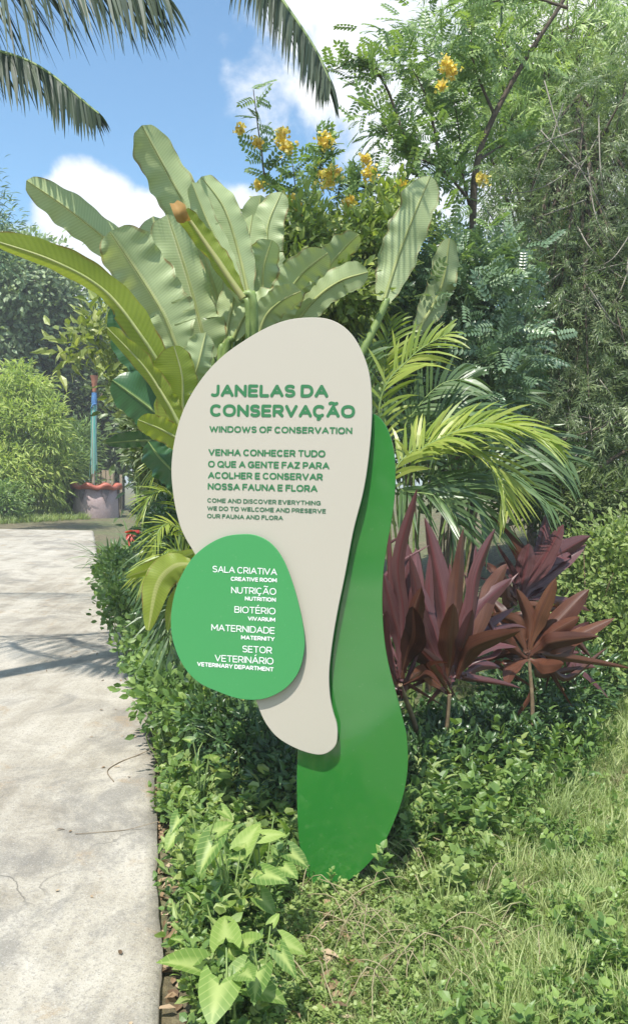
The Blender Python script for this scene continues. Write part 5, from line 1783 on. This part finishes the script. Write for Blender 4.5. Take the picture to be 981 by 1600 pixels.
# rough grass on the right: patchy, with bare soil, dry blades and broad weeds through it
a = Acc()
ga, pa_ = scatter([(520, 1640), (560, 1480), (620, 1400), (700, 1290), (800, 1190), (860, 1120), (1010, 1080), (1010, 1640)], 15000)
pn = wnoise(ga[:, 0], ga[:, 1], 2.1) + .6 * wnoise(ga[:, 0] + 5, ga[:, 1] - 2, 6.7)
lft = sstep((pa_[:, 0] - (1180 - .42 * pa_[:, 1])) / 260 + RNG.normal(0, .12, len(pa_)))
keep = RNG.uniform(0, 1, len(ga)) < np.clip(.80 + .45 * pn, .25, 1) * (.25 + .75 * lft)
ga, pn = ga[keep], pn[keep]
d_ = np.linalg.norm(ga - CAM, axis=1)
hs = np.clip(.75 + .6 * pn, .4, 1.5) * RNG.uniform(.6, 1.3, len(ga))
strew(a, T_TUFTS, ga, (.062 + .012 * (d_ - 2)) * hs, (.10 + .02 * (d_ - 2)) * (.5 + .5 * hs), .48 + .2 * wnoise(ga[:, 0], ga[:, 1], 3.6), .24, .8)
gb = np.c_[.9 + 7 * RNG.uniform(0, 1, 11000) ** 1.3, RNG.uniform(.6, 9.5, 11000)]
gb = np.c_[gb, H(gb[:, 0], gb[:, 1])]
strew(a, T_TUFTS, gb, .08, .10, .45, .2, .6)
m = wnoise(ga[:, 0] + 3, ga[:, 1], 5.5) > .12
gk = ga[m][:3000] + RNG.normal(0, .015, (len(ga[m][:3000]), 3)) * [1, 1, 0]
strew(a, T_TUFTS, gk, .075, .17, .70, .25, 1.1)
stuffobj(a, 'grass', LF['grass'])
a = Acc()
gx, _ = scatter([(600, 1640), (640, 1430), (760, 1240), (900, 1120), (1010, 1090), (1010, 1640)], 1700)
gx = gx[wnoise(gx[:, 0] - 2, gx[:, 1], 2.9) + RNG.normal(0, .35, len(gx)) > -.05]
strew(a, T_WEEDS, gx, RNG.uniform(.04, .13, len(gx)), RNG.uniform(.07, .16, len(gx)), .62, .25, .6)
stuffobj(a, 'lawn_weeds', LF['weed'])
a = Acc()
gs, _ = scatter([(560, 1640), (600, 1420), (700, 1300), (820, 1220), (1010, 1180), (1010, 1640)], 2600)
gs = gs[wnoise(gs[:, 0], gs[:, 1], 2.7) + RNG.normal(0, .2, len(gs)) > .05]
strew(a, [T_TUFTS[1]], gs, .055, .085, .5, .22, 1.4)
stuffobj(a, 'dry_grass', LF['straw'])
# far verge and grass beyond the path end
a = Acc()
gv, _ = scatter([(-40, 822), (40, 817), (140, 812), (150, 795), (-40, 795)], 1500)
strew(a, T_TUFTS, gv, .22, .22, .6, .15)
stuffobj(a, 'far_grass', LF['grass'])
# weeds round the foot of the sign
a = Acc()
gw, _ = scatter([(400, 1640), (430, 1440), (470, 1330), (640, 1230), (700, 1200), (800, 1240), (790, 1320), (700, 1450), (640, 1640)], 2000)
strew(a, T_WEEDS, gw, RNG.uniform(.05, .17, len(gw)), RNG.uniform(.07, .15, len(gw)), .5 + .15 * wnoise(gw[:, 0], gw[:, 1], 4), .15, .5)
gw, _ = scatter([(640, 1260), (700, 1210), (800, 1180), (880, 1130), (860, 1200), (790, 1290), (700, 1330), (620, 1340)], 300)
strew(a, T_WEEDS, gw, RNG.uniform(.06, .30, len(gw)) * RNG.uniform(.4, 1, len(gw)), RNG.uniform(.08, .16, len(gw)), .5, .18, .35)
stuffobj(a, 'weeds', LF['weed_light'])
a = Acc()
gw, _ = scatter([(262, 1640), (250, 1200), (240, 1080), (300, 1060), (460, 1180), (470, 1360), (430, 1440), (420, 1640)], 3000)
gw = gw[edge_ok(gw, .05 + .07 * (gw[:, 1] < 3.4))]
A2 = Acc()
strew(A2, T_WEEDS, gw[1700:], RNG.uniform(.08, .24, len(gw[1700:])), RNG.uniform(.08, .15, len(gw[1700:])), .55, .22, .35)
stuffobj(A2, 'pale_undergrowth', LF['weed_light'])
gw = gw[:1700]
strew(a, T_WEEDS, gw, RNG.uniform(.06, .22, len(gw)), RNG.uniform(.09, .15, len(gw)), .5 + .15 * wnoise(gw[:, 0], gw[:, 1], 4), .16, .35)
gw, _ = scatter([(238, 1080), (160, 900), (165, 880), (320, 960), (420, 1120)], 900)
gw = gw[edge_ok(gw, .06)]
strew(a, T_WEEDS, gw, .30, .30, .45, .16, .35)
stuffobj(a, 'undergrowth', LF['weed'])
a = Acc()
gw, _ = scatter([(600, 1180), (860, 1080), (980, 1060), (900, 1180), (800, 1230), (640, 1260)], 2000)
strew(a, T_WEEDS, gw, RNG.uniform(.10, .26, len(gw)), RNG.uniform(.09, .15, len(gw)), .6, .25, .3)
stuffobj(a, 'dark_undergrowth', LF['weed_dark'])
a = Acc()
gw, _ = scatter([(620, 1270), (690, 1190), (800, 1170), (930, 1110), (960, 1180), (860, 1260), (760, 1340), (650, 1380)], 520)
strew(a, T_WEEDS, gw, RNG.uniform(.08, .30, len(gw)) * RNG.uniform(.5, 1.1, len(gw)), RNG.uniform(.09, .17, len(gw)), .5, .25, .4)
stuffobj(a, 'leafy_undergrowth', LF['weed'])
# a few taller weeds standing in front of the panel foot
a = Acc()
for px, py, h in ((515, 1400, .10), (500, 1402, .07), (536, 1398, .05), (645, 1330, .3), (700, 1240, .34), (690, 1230, .28), (600, 1400, .2), (430, 1420, .22), (450, 1390, .2), (402, 1400, .24), (700, 1260, .3), (730, 1300, .25)):
    q = gp(px, py)
    a.inst(T_WEEDS[0], q[None], np.array([[RNG.normal(0, .12), RNG.normal(0, .12), 1]]), np.array([[1, .3, 0]]), h, h * 1.15, .62)
stuffobj(a, 'seedlings', LF['weed'])
# dead leaves and litter along the path edge and among the weeds
a = Acc()
k = RNG.integers(20, 110, 900)
pe = PATH_EDGE[k] + np.c_[np.abs(RNG.normal(.0, .07, 900)) + .02, RNG.normal(0, .06, 900), np.zeros(900)]
pe[:, 2] = H(pe[:, 0], pe[:, 1]) + RNG.uniform(.006, .03, 900)
gl, _ = scatter([(430, 1640), (480, 1420), (620, 1340), (760, 1300), (800, 1640)], 380)
gl[:, 2] += RNG.uniform(.006, .03, len(gl))
k3 = RNG.integers(24, 100, 46)
pp_ = PATH_EDGE[k3] - np.c_[np.abs(RNG.normal(0, .45, 46)) + .02, RNG.normal(0, .2, 46), np.zeros(46)]
pp_[:, 2] = H(pp_[:, 0], pp_[:, 1]) + LIFT + .006
gl = np.concatenate([pe, gl])
n = len(gl)
a.inst(T_LANCE, gl, np.c_[RNG.normal(0, 1, (n, 2)), RNG.normal(0, .25, n)], np.c_[RNG.normal(0, .4, (n, 2)), np.ones(n)], RNG.uniform(.03, .085, n), RNG.uniform(.015, .035, n), .5 + RNG.normal(0, .3, n))
a.inst(T_LANCE, pp_, np.c_[RNG.normal(0, 1, (46, 2)), RNG.normal(0, .1, 46)], np.c_[RNG.normal(0, .2, (46, 2)), np.ones(46)], RNG.uniform(.012, .045, 46), RNG.uniform(.008, .02, 46), .4 + RNG.normal(0, .3, 46))
stuffobj(a, 'leaf_litter', LF['litter'])
# long loose grass among the weeds
a = Acc()
gq, _ = scatter([(420, 1640), (450, 1420), (620, 1290), (760, 1240), (800, 1330), (700, 1640)], 1500)
strew(a, T_TUFTS, gq, RNG.uniform(.05, .16, len(gq)), RNG.uniform(.06, .13, len(gq)), .55, .22, .6)
stuffobj(a, 'loose_grass', LF['grass'])
# dry trailing stems in the weeds
a = Acc()
gd, _ = scatter([(440, 1600), (470, 1400), (600, 1360), (760, 1260), (860, 1560), (620, 1620), (440, 1630)], 60)
for q in gd:
    an = RNG.uniform(0, np.pi)
    L = RNG.uniform(.12, .4)
    v = np.array([math.cos(an), math.sin(an), 0])
    c = spline([q + [0, 0, .01], q + v * L * .4 + [0, 0, RNG.uniform(.05, .16)], q + v * L * .8 + [RNG.normal(0, .04), RNG.normal(0, .04), RNG.uniform(.03, .12)], q + v * L + [0, 0, .02]], 10)
    a.tube(c, RNG.uniform(.001, .0024), 5)
stuffobj(a, 'dry_stems', LF['straw'])

# thin vine twigs lying on the concrete
for lab, pts in (('thin curved vine twig lying on the concrete, reaching from the bed', [(252, 1172), (215, 1180), (185, 1192), (168, 1205), (178, 1221)]),
                 ('straight thin twig lying across the worn concrete', [(248, 1294), (200, 1296), (160, 1300), (118, 1303)])):
    q = G([p[0] for p in pts], [p[1] for p in pts], LIFT + .004)
    q[0, 2] += .03
    a = Acc()
    a.tube(spline(q, 24), .0028 if 'curved' in lab else .0016, 5)
    o = a.build('twig', MT['twig'], None, q[1])
    o['label'] = lab
    o['category'] = 'twig'
# planting that carries on to the right, just outside the picture
shrub('bank_shrub', 'pale green shrub farther along the bank, past the right edge of the picture', 'bush', below(1250, 1100, 6.6),
      [(1180, 930, 6.6, 90, 110, .6), (1330, 930, 6.9, 110, 120, .7), (1500, 950, 7.4, 120, 110, .8)], 420, 20, .10, [T_OVAL, T_LANCE], .07, .032, 'weed', stems=16, group='shrubs on the right bank')
shrub('dark_backdrop_tree', 'bushy tree at the back of the lawn, past the right edge of the picture', 'tree', below(1350, 900, 12),
      [(1300, 500, 12, 230, 240, 1.6), (1650, 520, 12.5, 230, 250, 1.6), (1480, 700, 11.5, 260, 130, 1.4)], 800, 24, .26, T_OVAL, .18, .08, 'hedge', stems=30,
      trunk=[P(1360, 700, 12), P(1370, 420, 12)], trunk_r=.12, tint=.6, stem_mat='bark_dark')
# trees that close the place behind the camera (they show in the gloss of the sign)
for i, (x, y, hgt, r, lab) in enumerate(((-5.4, -9.5, 5.0, 3.1, 'leafy tree across the path behind the viewer, to the left'), (-1.5, -15, 5.5, 3.0, 'leafy tree at the far bend of the path behind the viewer'),
                                          (4.5, -8, 4.6, 2.6, 'leafy tree on the lawn behind the viewer, to the right'), (-12.5, -5, 5.2, 2.6, 'leafy tree left of the path behind the viewer'))):
    b0 = np.array([x, y, float(H(x, y))])
    rt = thing('leafy_tree', lab, 'tree', b0, 'trees behind the viewer')
    q = nrm(RNG.normal(0, 1, (7000, 3))) * (RNG.uniform(0, 1, (7000, 1)) ** .4) * [r, r, hgt * .46] + [x, y, hgt * .56]
    q += (wnoise(q[:, 0] * 2, q[:, 2] * 2, 1.5) * .3)[:, None]
    a = Acc()
    a.inst(T_OVAL, q, nrm(RNG.normal(0, 1, (7000, 3))), nrm(RNG.normal(0, 1, (7000, 3)) + [0, 0, 1]), RNG.uniform(.14, .3, 7000), RNG.uniform(.08, .15, 7000), .5 + RNG.normal(0, .2, 7000))
    part('crown', a, LF['hedge'], rt)
    a = Acc()
    a.tube(spline([b0 - [0, 0, .1], b0 + [.1, 0, hgt * .3], b0 + [0, .1, hgt * .7]], 12), np.linspace(.16, .06, 12), 9)
    part('trunk', a, MT['bark_grey'], rt)
# thin sunlit air: near things stay clear, far trees go slightly pale
a = Acc()
a.box((-1, 99, 5.9), (330, 420, 14.2))
hz = a.build('haze', None)
hm, ht = newmat('thin_haze')
pv = ht.n('ShaderNodeVolumePrincipled')
pv.inputs['Density'].default_value = HAZE
pv.inputs['Color'].default_value = (.93, .96, 1.0, 1)
pv.inputs['Anisotropy'].default_value = .0
ho = ht.n('ShaderNodeOutputMaterial')
ht.l(pv.outputs[0], ho.inputs['Volume'])
hz.data.materials.clear()
hz.data.materials.append(hm)
hz['kind'] = 'stuff'
print('verts', sum(len(o.data.vertices) for o in bpy.data.objects if o.type == 'MESH'))
